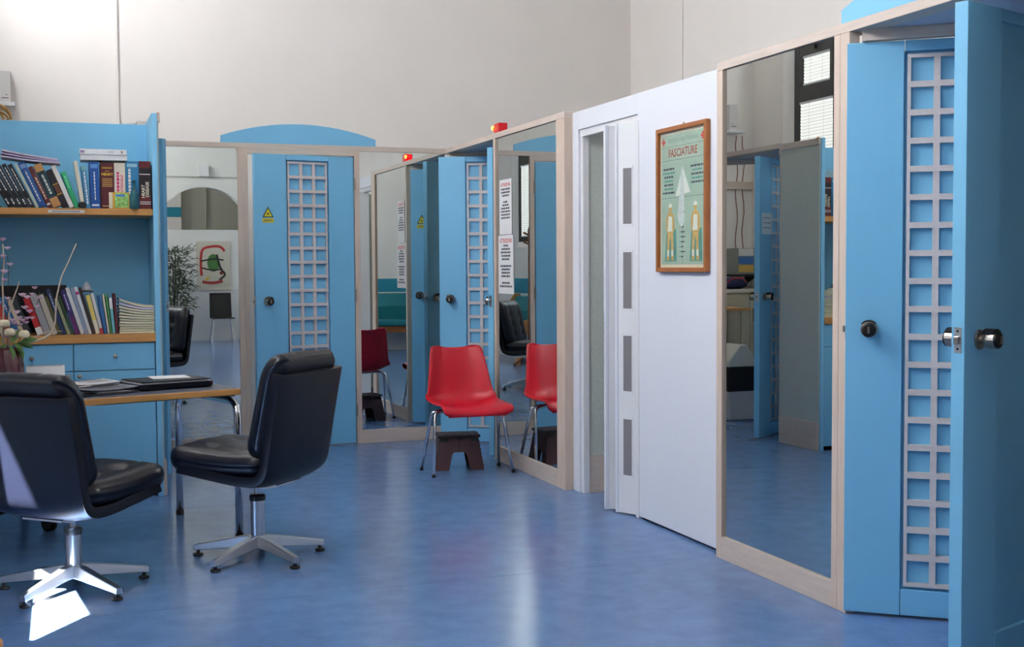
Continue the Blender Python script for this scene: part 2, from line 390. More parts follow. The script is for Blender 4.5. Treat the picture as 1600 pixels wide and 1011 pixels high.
# dividers of the cubicles
for (x0, x1, y0, y1, m, lab) in ((.62, XR, -.58, -.52, 'fabric', 'behind the corner niche'), (.62, XR, -5.58, -5.52, 'fabric', 'behind the half-open door'),
                               (.10, XR, -4.16, -4.10, 'fabric', 'behind the tall mirror')):
    struct(wbox('wall_divider', x0, x1, y0, y1, 0, 2.1, m), 'grey fabric cubicle divider ' + lab, 'wall')
struct(wbox('wall_divider', .06, XR, -8.3, -8.24, 0, 2.1, 'fabric'), 'unseen grey fabric divider added to keep light off the half-open door', 'wall')  # out-of-view divider added so the open door's inner face stays dark
struct(wbox('ceiling_shade_board', .092, XR, -7.1, -5.62, H - .03, H - .005, 'ceiling'), 'unseen low board added over the cubicle to darken the half-open door', 'ceiling')  # added lid, its length set by how dark the open door should be
struct(wbox('wall_light_block', 0.0, .06, -8.3, -6.205, 0, HB, 'white'), 'unseen plain white panel added to block window light from the half-open blue door', 'wall')  # out-of-view panel added to stop window light reaching the open door
dv = wbox('wall_divider', .10, XR, -2.44, -2.38, 0, 2.1, 'fabric'); struct(dv, 'grey fabric cubicle wall seen through the folding door', 'wall')
put('base_board', MB().box(.10, XR, -2.452, -2.44, 0, .215), 'wood_h', dv, bev=.002)

def wall_mirror(name_label, axis, a0, a1, s0, s1, group=None):
    """framed mirror fixed to a partition; axis 'x': lies along x at y=0, axis 'y': along y at x=0; s0/s1 stile widths"""
    mid = (a0 + a1) / 2
    t = thing('wall_mirror', (mid, 0.03, 0) if axis == 'x' else (0.03, mid, 0), 0, name_label, 'mirror')
    def bx(nm, u0, u1, d0, d1, z0, z1, m, bev=0):
        b = MB().box(u0, u1, d0, d1, z0, z1) if axis == 'x' else MB().box(d0, d1, u0, u1, z0, z1)
        return put(nm, b, m, t, True, bev=bev)
    bx('mirror_glass', a0, a1, .012, .018, .1, HB - .001, 'mirror')
    bx('backing', a0, a1, .018, .06, 0, HB - .001, 'beige')
    bx('base_board', a0, a1, 0, .018, 0, .1, 'wood_h', .002)
    if s0: bx('stile', a0 - s0, a0, 0, .06, 0, HB - .0005, 'wood', .0015)
    if s1: bx('stile', a1, a1 + s1, 0, .06, 0, HB - .0005, 'wood', .0015)
    return t
wall_mirror('framed wall mirror between the bookshelf and the blue door with warning sign', 'x', -2.19, -1.545, 0, .04)
wall_mirror('framed wall mirror between the blue door and the corner, behind the red chair', 'x', -.66, -.0, .04, 0)
m1 = wall_mirror('framed wall mirror with two printed notices, beside the red chair', 'y', -2.203, -1.13, .127, .036)
wall_mirror('tall framed wall mirror between the poster panel and the near lattice door', 'y', -4.95, -4.125, .036, .048)

# pediments over the doors
def pediment(poly_axis, c, hw, label):
    pts = [(c - hw, H), (c + hw, H)]
    for k in range(17):
        u = 1 - 2 * k / 16
        pts.append((c + hw * u, H + .05 + .095 * (1 - u * u)))
    o = put('pediment', MB().prism(pts, .003, .028, poly_axis), 'blue', bev=.002)
    return tag(o, label, 'panel')
pediment('y', -1.096, .562, 'curved sky blue pediment above the door with the warning sign')
pediment('x', -5.55, .562, 'curved sky blue pediment above the nearest doors')

# ------------------------------------------------------------------ doors
DW, DT, DZ0, DZ1 = .757, .045, .012, 2.118
LZ0, LZ1 = .12, 2.067       # lattice field: height range and range along the leaf from the hinge
def door(n, hinge, ang, s, label, both=False, LU0=.247):
    """leaf along local +X from the hinge; outer (lattice) face towards s*Y"""
    t = thing('door_%d' % n, (hinge[0], hinge[1], 0), radians(ang), label, 'door', None, 'structure'); LU1 = LU0 + .298
    def ybox(mb, x0, x1, d0, d1, z0, z1):          # d measured from outer face inwards
        ya, yb = sorted((-s * d0, -s * d1)); return mb.box(x0, x1, ya, yb, z0, z1)
    put('stile', ybox(MB(), .006, LU0 - .012, 0, DT, DZ0, DZ1), 'blue', t, bev=.002)
    put('stile', ybox(MB(), LU1 + .012, DW, 0, DT, DZ0, DZ1), 'blue', t, bev=.002)
    put('rail', ybox(MB(), LU0 - .010, LU1 + .010, 0, DT, LZ1 + .012, DZ1), 'blue', t, bev=.002)
    put('rail', ybox(MB(), LU0 - .010, LU1 + .010, 0, DT, DZ0, LZ0 - .012), 'blue', t, bev=.002)
    put('panel', ybox(MB(), LU0 - .012, LU1 + .012, .024, DT - .014, LZ0 - .012, LZ1 + .012), 'blue', t)
    key = ('bar', s)
    if key not in BARS:
        HBm = lambda hh: ybox(MB(), 0, .298, .003, .025, -hh, hh).mesh('lattice_bar', 'bars')
        VBm = lambda hw: ybox(MB(), -hw, hw, .004, .025, LZ0, LZ1).mesh('lattice_bar', 'bars')
        BARS[key] = (HBm(.0108), HBm(.0065), VBm(.0112), VBm(.006))
    hb, he, vb, ve = BARS[key]
    for side in ((0,) if not both else (0, 1)):
        off = -s * (DT - .027) if side else 0
        for k in range(20):
            put('lattice_bar', he if k in (0, 19) else hb, None, t, loc=(LU0, off, LZ0 + .006 + k * (LZ1 - LZ0 - .012) / 19))
        for k in range(4):
            put('lattice_bar', ve if k in (0, 3) else vb, None, t, loc=(LU0 + .0055 + k * (LU1 - LU0 - .011) / 3, off, 0))
    for side in (0, 1):                            # a knob on each face
        sg = s if side == 0 else -s; y0 = 0 if side == 0 else -s * DT
        T = Tr(DW - .085, y0, 1.07) @ Rx(radians(-90 * sg))
        k = put('knob', MB().lathe([(.031, 0), (.031, .007), (.014, .009), (.014, .022), (.022, .026), (.027, .034), (.028, .062)], 20, T), 'steel', t, smooth=False, bev=.001)
        put('knob_cap', MB().lathe([(.0265, .062), (.0265, .067), (.020, .071), (.004, .072)], 20, T), 'blackplastic', k)
        put('thumb_turn', MB().box(-.004, .004, -.012, .012, .071, .079, T), 'steel', k)
        put('cover_flap', MB().lathe([(.032, .03), (.033, .058)], 20, T @ Tr(0, 0, .0)).box(-.001, .001, -.001, .001, .03, .031, T) if False else
            MB().prism([(.030 * cos(radians(a)), .030 * sin(radians(a))) for a in range(40, 141, 10)] + [(.035 * cos(radians(a)), .035 * sin(radians(a))) for a in range(140, 39, -10)], .024, .06, 'z', T @ Rz(pi if sg > 0 else 0)), 'blackplastic', k)
    yc = -s * DT / 2
    lp = put('latch_plate', MB().box(DW - .001, DW + .0015, yc - .012, yc + .012, 1.03, 1.11), 'alu', t)
    put('latch_bolt', MB().box(DW + .001, DW + .011, yc - .010, yc + .008, 1.058, 1.082), 'steel', lp, bev=.002)
    for z in (1.042, 1.098): put('screw', MB().lathe([(.004, 0), (.004, .001)], 8, Tr(DW + .0016, yc, z) @ Ry(pi / 2)), 'blackmetal', lp)
    for z in (.25, 1.1, 1.92):
        put('hinge', MB().lathe([(.007, -.045), (.007, .045)], 10, Tr(.0, s * .004, z)), 'steel', t)
    return t
BARS = {}
d1 = door(1, (-.700, -.001), 189.6, 1, 'sky blue lattice door with a yellow warning triangle, slightly ajar', LU0=.212)
d1.rotation_euler = (0, 0, radians(189.6))
d2 = door(2, (.56, -.545), 152.5, 1, 'sky blue lattice door ajar in the corner behind the red chair')
d3 = door(3, (.622, -.53), 215.0, -1, 'sky blue door in the corner niche showing its latch edge beside the notice mirror')
d4 = door(4, (.583, -5.516), 141.5, 1, 'sky blue lattice door standing nearly shut beside the tall mirror')
d5 = door(5, (.60, -5.50), 199.0, -1, 'half-open sky blue door showing its latch edge and shaded inner face')
d6 = door(6, (-2.74, -.50), 327.0, 1, 'open sky blue lattice door behind the bookshelf end panel', both=True)

def warning_sign(parent_door, s, u, z, label):
    """laser warning triangle with a caption strip, stuck on a door face"""
    a = parent_door.rotation_euler[2]; hx, hy = parent_door.location[0], parent_door.location[1]
    t = thing('warning_sign', (hx, hy, 0), a, label, 'sign')
    # face coordinates: right = -X*s (seen from outside), up = z
    T = frame_T((u, s * .0012, z), (-s, 0, 0), (0, 0, 1)); k = .9
    def poly(nm, pts, d0, d1, m): return put(nm, MB().prism(pts, d0, d1, 'z', T), m, t)
    poly('triangle_border', [(-.046 * k, -.036 * k), (.046 * k, -.036 * k), (0, .048 * k)], 0, .0006, 'black')
    poly('triangle_field', [(-.034 * k, -.029 * k), (.034 * k, -.029 * k), (0, .033 * k)], .0006, .0010, 'yellow')
    st = []
    for i in range(32):
        r = (.015 if i % 4 == 0 else .007) * k; st.append((r * cos(2 * pi * i / 32), -.008 + r * sin(2 * pi * i / 32)))
    poly('burst_symbol', st, .0010, .0013, 'black')
    poly('caption_plate', [(-.046 * k, -.070), (.046 * k, -.070), (.046 * k, -.040), (-.046 * k, -.040)], 0, .0006, 'yellow')
    for z0 in (-.049, -.055, -.061):
        poly('caption_line', [(-.036 * k, z0 - .0015), (.036 * k, z0 - .0015), (.036 * k, z0 + .0015), (-.036 * k, z0 + .0015)], .0006, .0009, 'ink')
    return t
warning_sign(d1, 1, .661, 1.70, 'yellow triangle warning sign on the ajar door above its knob')
warning_sign(d3, -1, .66, 1.70, 'yellow triangle warning sign on the niche door, seen in the mirror')

def notice(name_label, origin, right, up, wd, ht, heading, layout, m='paper'):
    T = frame_T(origin, right, up)
    o = thing('paper_notice', origin, 0, name_label, 'notice')
    put('sheet', MB().box(-wd / 2, wd / 2, -ht / 2, ht / 2, 0, .001, T), m, o, True)
    y = ht / 2
    if heading:
        v, f = text_geo(heading, wd * .13, bold=.02); y -= ht * .10
        put('heading', MB().add(v, f, T @ Tr(0, y, .0014)), 'redink', o, True); y -= ht * .02
    rnd = random.Random(len(name_label))
    for ln in layout:
        y -= ht * .058
        if not ln: continue
        b = MB(); x = -wd * ln / 2
        while x < wd * ln / 2 - .004:
            wl_ = min(rnd.uniform(.016, .045), wd * ln / 2 - x); b.box(x, x + wl_, y - ht * .016, y + ht * .016, .001, .0014, T); x += wl_ + .006
        put('text_line', b, 'ink', o, True)
    return o
notice('upper printed notice with red heading stuck on the mirror', (.0105, -1.305, 1.70), (0, -1, 0), (0, 0, 1), .235, .36, 'ATTENZIONE', [.7, .7, .55, 0, .35, .5, .7, .75, .7, .7])
notice('lower, longer printed notice with red heading stuck on the mirror', (.0105, -1.305, 1.322), (0, -1, 0), (0, 0, 1), .29, .385, 'ATTENZIONE', [.3, .55, .65, .6, .5, 0, .7, .55, .55, .6, 0, .5, .8, .7][:13])
# notice on the inner face of the door behind the bookshelf
a6 = radians(327.0); x6 = Vector((cos(a6), sin(a6), 0)); y6 = Vector((-sin(a6), cos(a6), 0))
pos = Vector((-2.74, -.50, 0)) + x6 * .64 - y6 * (DT + .0005) + Vector((0, 0, 1.62))
notice('white printed notice on the open door behind the bookshelf', tuple(pos), tuple(x6), (0, 0, 1), .17, .16, None, [0, 0, 0, .6, 0, 0, 0, .75, 0, 0, 0, .75])

# ------------------------------------------------------------------ white panel with folding door
XP = .05
wpn = MB(); wpn.box(XP, XP + .05, -4.077, -3.18, .012, 2.19); wpn.box(XP, XP + .05, -3.18, -2.42, 2.085, 2.19)
wpn.box(XP, XP + .05, -2.42, -2.332, 0, 2.19)
sp = put('wall_panel_white', wpn, 'white', bev=.002); struct(sp, 'smooth white panel around the folding door, carrying the framed poster', 'wall')
put('door_track', MB().box(XP + .01, XP + .045, -3.18, -2.42, 2.045, 2.085), 'white_trim', sp)
put('jamb', MB().box(XP + .012, XP + .05, -2.455, -2.42, 0, 2.045), 'white_trim', sp, bev=.002)
put('jamb', MB().box(XP - .004, XP + .04, -3.20, -3.165, 0, 2.05), 'white_trim', sp, bev=.002)
put('gap_shade_strip', MB().box(XP + .02, XP + .045, -4.077, -3.18, 0, .012), 'blackplastic', sp)  # black strip standing in for the shade under the raised panel
fd = thing('door_7', (XP, -3.05, 0), 0, 'white folding accordion door with grey slot windows, pushed open', 'door', None, 'structure')
zz = [(.115, -2.90), (-.022, -2.955), (.112, -3.005), (.002, -3.045), (.058, -3.150)]
for i, (a, b) in enumerate(zip(zz[:-1], zz[1:])):
    A = Vector(a + (0,)); B = Vector(b + (0,)); d = (B - A); L = d.length; d.normalize(); n = Vector((0, 0, 1)).cross(d)
    T = Matrix((d, n, Vector((0, 0, 1)))).transposed().to_4x4(); T.translation = A
    pn = MB().box(0, L, -.006, .006, .01, 2.045, T)
    p = put('fold_panel', pn, 'white_trim', fd, True)
    if i == 3:
        for z0, zh in ((.212, .294), (.654, .290), (1.086, .293), (1.526, .288)):
            put('slot_frame', MB().box(L * .30, L * .86, -.009, .009, z0 - .012, z0 + zh + .012, T), 'white_trim', p, bev=.001)
            put('slot_pane', MB().box(L * .36, L * .80, -.0105, .0105, z0, z0 + zh, T), 'slotglass', p)
for i, (x, y) in enumerate(zz[1:4:2]):
    put('fold_edge', MB().box(x - .012, x + .012, y - .011, y + .011, .008, 2.048), 'white', fd, True, bev=.004)

# ------------------------------------------------------------------ framed poster
def poster():
    y0, y1, z0, z1 = -3.435, -3.935, 1.277, 1.975
    t = thing('framed_poster', (XP, (y0 + y1) / 2, z0), 0, 'first-aid bandaging poster in a brown wooden frame on the white panel', 'poster')
    W_, H_ = abs(y1 - y0), z1 - z0
    T = frame_T((XP - .002, (y0 + y1) / 2, (z0 + z1) / 2), (0, -1, 0), (0, 0, 1))
    hw, hh = W_ / 2, H_ / 2
    for (x0, x1, ya, yb) in ((-hw, -hw + .022, -hh, hh), (hw - .022, hw, -hh, hh), (-hw + .022, hw - .022, -hh, -hh + .022), (-hw + .022, hw - .022, hh - .022, hh)):
        put('frame_side', MB().box(x0, x1, ya, yb, 0, .024, T), 'framewood', t, True, bev=.003)
    put('hanging_hook', MB().box(-.006, .006, hh, hh + .012, 0, .004, T), 'steel', t, True)
    pr = put('print', MB().box(-hw + .02, hw - .02, -hh + .02, hh - .02, .004, .007, T), 'cream_paper', t, True)
    gw, gh = hw - .034, hh - .036
    def q(nm, x0, x1, ya, yb, d, m): put(nm, MB().box(x0, x1, ya, yb, .007, .007 + d, T), m, pr, False)
    def pg(nm, pts, d, m): put(nm, MB().prism(pts, .007, .007 + d, 'z', T), m, pr)
    green = mat('poster_sage', (164, 188, 168), .7, var=.08, vscale=8); teal = mat('poster_teal', (92, 148, 132), .7, var=.15, vscale=20)
    tan = mat('poster_tan', (206, 168, 96), .7, var=.15, vscale=40); pale = mat('poster_pale', (222, 226, 214), .7)
    q('field', -gw, gw, -gh, gh, .0003, green)
    for y in (gh - .06, gh - .125, gh - .305): q('rule', -gw, gw, y, y + .0015, .0006, 'ink')
    q('rule', -.002, 0, -gh, gh - .305, .0006, 'ink')
    for sx in (-1, 1):
        cx, cyy = sx * (gw - .022), gh - .032
        pg('cross', [(cx + a * .006, cyy + b * .006) for a, b in ((-1, -3), (1, -3), (1, -1), (3, -1), (3, 1), (1, 1), (1, 3), (-1, 3), (-1, 1), (-3, 1), (-3, -1), (-1, -1))], .0008, 'redink')
    v, f = text_geo('CROCE ROSSA ITALIANA', .027, stretch=1.0, bold=.012); put('lettering', MB().add(v, f, T @ Tr(0, gh - .032, .0078)), mat('poster_outline_ink', (120, 150, 140), .7), pr)
    v, f = text_geo('FASCIATURE', .054, stretch=.95, bold=.022); put('lettering', MB().add(v, f, T @ Tr(0, gh - .092, .0078)), mat('poster_rust_ink', (156, 66, 50), .7), pr)
    rnd = random.Random(5)
    for sx in (-1, 1):
        for i in range(7 if sx < 0 else 5):
            wdt = rnd.uniform(.085, .125); xm = sx * (gw - .075)
            b = MB(); x = xm - wdt / 2
            while x < xm + wdt / 2:
                e = min(x + rnd.uniform(.01, .03), xm + wdt / 2); yy = gh - .165 - i * .019; b.box(x, e, yy - .0045, yy + .0045, .007, .0078, T); x = e + .005
            put('text_line', b, teal if i % 2 else 'ink', pr)
    pg('triangle_bandage', [(-.07, gh - .30), (.075, gh - .285), (.0, gh - .16)], .0006, pale)
    pg('hanging_cloth', [(-.012, gh - .17), (.004, gh - .17), (.018, gh - .36), (.02, gh - .42), (-.01, gh - .45), (-.035, gh - .43), (-.05, gh - .40)], .0010, mat('poster_cloth', (200, 210, 204), .7, var=.15, vscale=60))
    for sx in (-1, 1):
        cx = sx * .125
        pg('backdrop', [(cx - .055, -gh + .015), (cx + .065, -gh + .015), (cx + .06, -gh + .17), (cx - .035, -gh + .18)], .0006, teal)
        base = -gh + .02
        fig = [(-.035, 0), (-.012, 0), (-.008, .09), (0, .12), (.008, .09), (.012, 0), (.034, 0), (.028, .13), (.045, .15), (.04, .20), (.026, .225), (.008, .235),
               (-.008, .235), (-.028, .225), (-.044, .19), (-.04, .15), (-.028, .13)]
        pg('figure', [(cx + a, base + b) for a, b in fig], .0010, tan)
        pg('figure_head', [(cx + .015 * cos(k * pi / 6), base + .252 + .019 * sin(k * pi / 6)) for k in range(12)], .0010, tan)
        pg('head_bandage', [(cx - .016, base + .256), (cx + .016, base + .256), (cx + .013, base + .273), (cx - .010, base + .275)], .0013, pale)
        pg('chest_bandage', [(cx - .026, base + .14), (cx + .022, base + .14), (cx + .02, base + .21), (cx - .016, base + .215)], .0013, pale)
        for lx in (-.03, .012): pg('leg_bandage', [(cx + lx, base + .02), (cx + lx + .018, base + .02), (cx + lx + .018, base + .05), (cx + lx, base + .05)], .0013, pale)
    for i in range(10):
        y = -gh + .035 + i * .0235
        put('list_line', MB().box(-.030, -.026, y, y + .006, .007, .0078, T).box(-.018, rnd.uniform(.004, .026), y, y + .006, .007, .0078, T), 'ink', pr)
    put('glass', MB().box(-hw + .02, hw - .02, -hh + .02, hh - .02, .0125, .0135, T), 'pane', t, True)
poster()

# ------------------------------------------------------------------ red beacon on the beam
def beacon():
    t = thing('beacon_light', (.03, -1.11, H), 0, 'small lit red warning beacon standing on the oak beam', 'light')
    put('housing', MB().box(-.03, .035, -.095, .0, .0, .062), mat('red_beacon_housing', (206, 14, 30), .35), t, bev=.006)
    put('lens', MB().lathe([(.027, 0), (.027, .03), (.02, .045), (.004, .05)], 20, Tr(-.004, .02, .031) @ Rx(radians(-90)) @ Tr(0, 0, -.03)), 'redlens', t, smooth=True)
    put('bulb', MB().lathe([(.004, -.012), (.010, -.006), (.010, .008), (.004, .014)], 12, Tr(-.031, .018, .034)), 'lamp', t, smooth=True)
beacon()

# ------------------------------------------------------------------ bookshelf unit
YF, YK = -1.62, -1.19                      # front and inner back plane
def bookshelf():
    t = thing('bookshelf', (-2.78, -1.4, 0), 0, 'sky blue bookshelf with honey oak shelves, drawers and cupboards', 'bookshelf')
    W_ = lambda n, *a, **k: put(n, MB().box(*a), k.get('m', 'blue'), k.get('p', t), True, bev=k.get('bev', .002))
    sp = W_('side_panel', -2.238, -2.208, YF, -1.12, 0, 2.19, m='blue_edge')
    fb = put('fabric_face', MB().box(-2.208, -2.200, YF + .012, -1.122, .20, 2.145), 'fabric', sp)
    put('cap_board', MB().box(-2.210, -2.190, YF + .012, -1.12, 2.145, 2.19), 'wood_h', sp, bev=.002)
    put('base_board', MB().box(-2.208, -2.188, YF + .012, -1.122, 0, .20), 'wood_h', sp, bev=.002)
    put('wood_plug', MB().lathe([(.012, 0), (.012, .012), (.008, .016)], 12, Tr(-2.206, YF + .03, 2.185) @ Ry(pi / 2)), 'framewood', sp)
    W_('back_panel', -3.34, -2.238, YK, YK + .02, .03, 2.17)
    W_('side_panel', -3.36, -3.34, YF, -1.17, 0, 2.17)
    s1 = W_('shelf', -3.34, -2.238, YF + .02, YK, 1.611, 1.648, m='oak')
    put('label_strip', MB().box(-2.797, -2.606, YF + .0185, YF + .02, 1.622, 1.637), 'paper', s1)
    put('label_text', MB().box(-2.78, -2.63, YF + .018, YF + .0186, 1.6275, 1.6315), 'ink', s1)
    W_('worktop', -3.34, -2.238, YF - .005, YK, .892, .94, m='oak')
    W_('carcass', -3.335, -2.24, YF + .03, YK, .03, .89)
    W_('plinth', -3.335, -2.24, YF + .04, YK, 0, .03, m='blackplastic')
    def front(nm, x0, x1, z0, z1, kx, kz):
        f = W_(nm, x0, x1, YF + .008, YF + .028, z0, z1)
        put('knob', MB().lathe([(.005, 0), (.005, .010), (.011, .013), (.012, .018), (.009, .022), (.003, .023)], 14, Tr(kx, YF + .008, kz) @ Rx(pi / 2)), 'steel', f, smooth=True)
    front('drawer', -2.679, -2.243, .736, .886, -2.46, .813)
    front('drawer', -3.118, -2.684, .736, .886, -2.90, .815)
    front('drawer', -3.333, -3.123, .736, .886, -3.23, .815)
    front('cupboard_door', -2.679, -2.243, .032, .731, -2.652, .706)
    front('cupboard_door', -3.118, -2.684, .032, .731, -2.711, .708)
    front('cupboard_door', -3.333, -3.123, .032, .731, -3.15, .708)
bookshelf()

def book(px, z, th, h, depth, lean, rgb, label, group, deco=None, page='cream_paper', yoff=0.0, name='book'):
    """book standing on a shelf: spine towards the room, leaning left by `lean` degrees; px = x of its lower left edge"""
    y = YF + .03 + yoff
    o = bpy.data.objects.new
    b = MB(); c = .0022
    b.box(0, th, 0, .004, 0, h); b.box(0, c, .004, depth, 0, h); b.box(th - c, th, .004, depth, 0, h)
    b.box(c, th - c, .004, depth - .003, .003, h - .003, None, 1)
    me = b.mesh(name, [colour(rgb), M[page]])
    ob = put(name, me, None, None, loc=(px, y, z), rot=(0, radians(-lean), 0)); tag(ob, label, 'book', group)
    def flat(nm, x0, x1, z0, z1, m): put(nm, MB().box(x0 * th, x1 * th, -.0006, 0, z0 * h, z1 * h), m, ob)
    for d in (deco or []):
        k = d[0]
        if k == 'band': flat('spine_band', 0.0, 1.0, d[1], d[2], colour(d[3]))
        elif k == 'patch': flat('spine_label', .12, .88, d[1], d[2], colour(d[3]))
        elif k == 'dash':                    # illegible vertical title: a row of small marks
            rnd = random.Random(int(px * 1000) + len(label)); bb = MB(); zc = d[1] * h
            wd = d[4] if len(d) > 4 else .22; xc = (d[5] if len(d) > 5 else .5) * th
            while zc < d[2] * h:
                e = min(zc + rnd.uniform(.008, .022), d[2] * h); bb.box(xc - wd * th / 2, xc + wd * th / 2, -.0007, 0, zc, e); zc = e + .004
            put('spine_title', bb, colour(d[3]), ob)
        elif k in ('vtext', 'htext'):
            v, f = text_geo(d[1], d[4] * th * 1.08, bold=.02)
            T = frame_T((th * (d[5] if len(d) > 5 else .5), -.0007, d[2] * h), (1, 0, 0) if k == 'htext' else (0, 0, 1), (0, 0, 1) if k == 'htext' else (-1, 0, 0))
            put('spine_title', MB().add(v, f, T), colour(d[3]), ob)
    return ob
SX = lambda p: -3.042 + .003363 * p
SZ = 1.648
G1 = 'books on the upper shelf'
Wt, Gd, Bk = (232, 232, 230), (206, 170, 70), (20, 20, 24)
K = .00338
def top(p, thpx, hpx, lean, rgb, label, deco=None, **kw):
    if lean < 10: hpx *= 1.06
    return book(SX(p), SZ, thpx * .003363, hpx * K, .19, lean, rgb, label + ' on the upper shelf', G1, deco, **kw)
top(-14, 5, 62, 40, (196, 186, 160), 'slanting cream booklet'); top(-4, 5, 66, 38, (36, 40, 48), 'slanting dark slate booklet')
x = 6.0
for i, wds in enumerate(('first', 'second', 'third', 'fourth', 'fifth')):
    top(x + 6, 7.2, 78 - i * .5, 28 - i * .5, (24, 24, 28), '%s black journal from the slanting booklets' % wds, [('dash', .38, .92, Wt, .25), ('dash', .06, .2, Wt, .3)]); x += 8.4
top(55, 4, 78, 24.5, (196, 206, 190), 'thin pale green and cream book')
top(60, 11, 79, 24, (26, 74, 140), 'thick blue leaning textbook', [('patch', .86, .95, (120, 150, 200)), ('dash', .12, .8, Wt, .2)])
top(73, 7.0, 72, 24, (100, 36, 32), 'slim reddish brown leaning book', [('dash', .2, .75, (226, 210, 190), .3), ('patch', .06, .1, Wt)])
top(81.5, 13, 75, 23.5, (190, 140, 84), 'tan spined book with dark teal label, leaning', [('band', .22, .83, (22, 52, 62)), ('dash', .3, .75, (214, 220, 210), .25)])
top(96.5, 9.0, 66, 23, (26, 24, 34), 'black leaning book with gold bands', [('band', .60, .63, Gd), ('band', .34, .37, Gd), ('patch', .38, .58, (110, 62, 48))])
top(107, 7.0, 74, 22.5, (230, 226, 220), 'white leaning book beside a green one')
top(115, 7.5, 62, 20, (40, 160, 106), 'bright green leaning book', [('dash', .55, .9, (140, 214, 180), .3)])
top(125, 6.0, 74, 8, (226, 220, 200), 'cream spined book leaning at the bookend')
top(131.6, 8.2, 67, 5, (70, 130, 170), 'light blue paperback with white vertical title', [('dash', .1, .85, Wt, .3), ('band', .88, 1.0, (120, 180, 190))])
top(140.2, 15.0, 73, 1.5, (22, 78, 150), 'broad blue textbook with a boxed emblem', [('patch', .86, .95, (90, 140, 200)), ('dash', .18, .78, Wt, .12), ('patch', .05, .09, (220, 226, 236))])
top(156, 21.5, 72, 0, (84, 26, 34), 'maroon book with gold heading', [('htext', 'DISEASES', .885, Gd, .17), ('htext', 'of the', .815, Gd, .12), ('htext', 'HEART', .745, (236, 196, 60), .26)] +
    [('patch', z, z + .018, (190, 150, 80)) for z in (.48, .52, .56, .60, .64)] + [('patch', .05, .066, (220, 190, 120))])
top(178, 17.5, 72, 0, (222, 214, 196), 'cream book with magenta vertical title', [('dash', .30, .80, (200, 40, 110), .22, .33), ('vtext', 'INTERNALE', .53, (200, 40, 110), .33, .70)])
top(196, 21.5, 75, 0, (46, 120, 164), 'wide teal blue book behind the glass bottle', [('dash', .30, .85, Wt, .18, .3), ('patch', .88, .95, (150, 190, 210))])
top(218.2, 18.5, 75.5, 0, (96, 26, 32), 'dark red book at the end panel', [('band', .74, .86, (24, 18, 24)), ('band', .72, .735, Wt), ('band', .28, .70, (30, 18, 26)), ('vtext', 'HEART', .37, (236, 226, 200), .36, .34), ('vtext', 'DISEASE', .41, (236, 226, 200), .36, .70), ('band', .10, .115, Wt), ('band', .14, .155, Wt)])
def slab(x0, x1, y0, y1, z0, z1, rgb, name, label, group, tilt=0.0, deco=None, cat='book'):
    th = z1 - z0; L = x1 - x0
    b = MB(); b.box(0, L, 0, .003, 0, th).box(0, L, .003, y1 - y0, 0, .0018).box(0, L, .003, y1 - y0, th - .0018, th); b.box(.003, L - .003, .003, y1 - y0 - .002, .0018, th - .0018, None, 1)
    ob = put(name, b.mesh(name, [colour(rgb), M['paper']]), None, None, loc=(x0, y0, z0), rot=(0, tilt, 0)); tag(ob, label, cat, group)
    for (a0, a1, c0, c1, m) in (deco or []): put('spine_mark', MB().box(a0 * L, a1 * L, -.0006, 0, c0 * th, c1 * th), colour(m), ob)
    return ob
zt = SZ + 75.6 * K * 1.06
slab(SX(125), SX(199), YF + .025, YF + .21, zt + .0002, zt + .030, (232, 232, 234), 'book', 'lower of two white volumes lying across the upright books', 'white volumes lying on the upper shelf books')
slab(SX(124), SX(198.5), YF + .02, YF + .21, zt + .0308, zt + .061, (236, 236, 238), 'book', 'upper of two white volumes lying across the upright books', 'white volumes lying on the upper shelf books',
     deco=[(.01, .10, .25, .75, (150, 130, 170)), (.60, .72, .35, .65, (210, 210, 214)), (.88, .91, .25, .75, (150, 130, 120))])
def limp(name, x0, x1, zf, y0, y1, th, mats, label, group, cat='magazine', n=12):
    """soft magazine following the height profile zf(u)"""
    rows = []
    for i in range(n + 1):
        u = i / n; x = x0 + (x1 - x0) * u; z = zf(u)
        rows.append([(x, y0, z), (x, y1, z), (x, y1, z + th), (x, y0, z + th)])
    b = MB().grid(rows, close_u=True); nn = len(rows) * 4
    b.f.append((0, 1, 2, 3)); b.m.append(0); b.f.append((nn - 1, nn - 2, nn - 3, nn - 4)); b.m.append(0)
    o = put(name, b, mats); return tag(o, label, cat, group)
for i, (nm, rgb) in enumerate((('lowest', (196, 186, 206)), ('middle', (176, 160, 196)), ('topmost', (204, 194, 214)))):
    limp('magazine', SX(2 + i), SX(93 - i * 2), (lambda u, i=i: SZ + .276 - .030 * u + i * (.017 - .0075 * u) - .004 * sin(pi * u)), YF + .02, YF + .21, .0088, colour(rgb), '%s of three limp lilac magazines lying over the leaning books' % nm, 'magazines over the leaning books')
# small things in front of the upper books
o = thing('picture_book', (SX(185), YF + .028, SZ), 0, 'small orange picture book with a green drawing, standing before the maroon book', 'book')
put('cover', MB().box(-.055, .055, -.008, .0, 0, .092), colour((216, 160, 60)), o, bev=.001); put('page_edge', MB().box(-.055, -.035, -.0088, -.008, .002, .09), 'cream_paper', o)
put('picture', MB().box(-.024, .05, -.0088, -.008, .006, .088), mat('childs_drawing', (150, 196, 110), .7, var=.5, vscale=55), o); put('picture_title', MB().box(-.018, .03, -.0092, -.0088, .068, .08), colour((80, 120, 190)), o)
o = thing('glass_bottle', (SX(209), YF + .012, SZ), 0, 'small teal glass bottle on the upper shelf before the books', 'bottle')
put('bottle_body', MB().lathe([(.018, 0), (.021, .006), (.021, .085), (.016, .10), (.008, .118), (.0075, .15), (.010, .156), (.009, .158)], 20), 'tealglass', o, smooth=True)
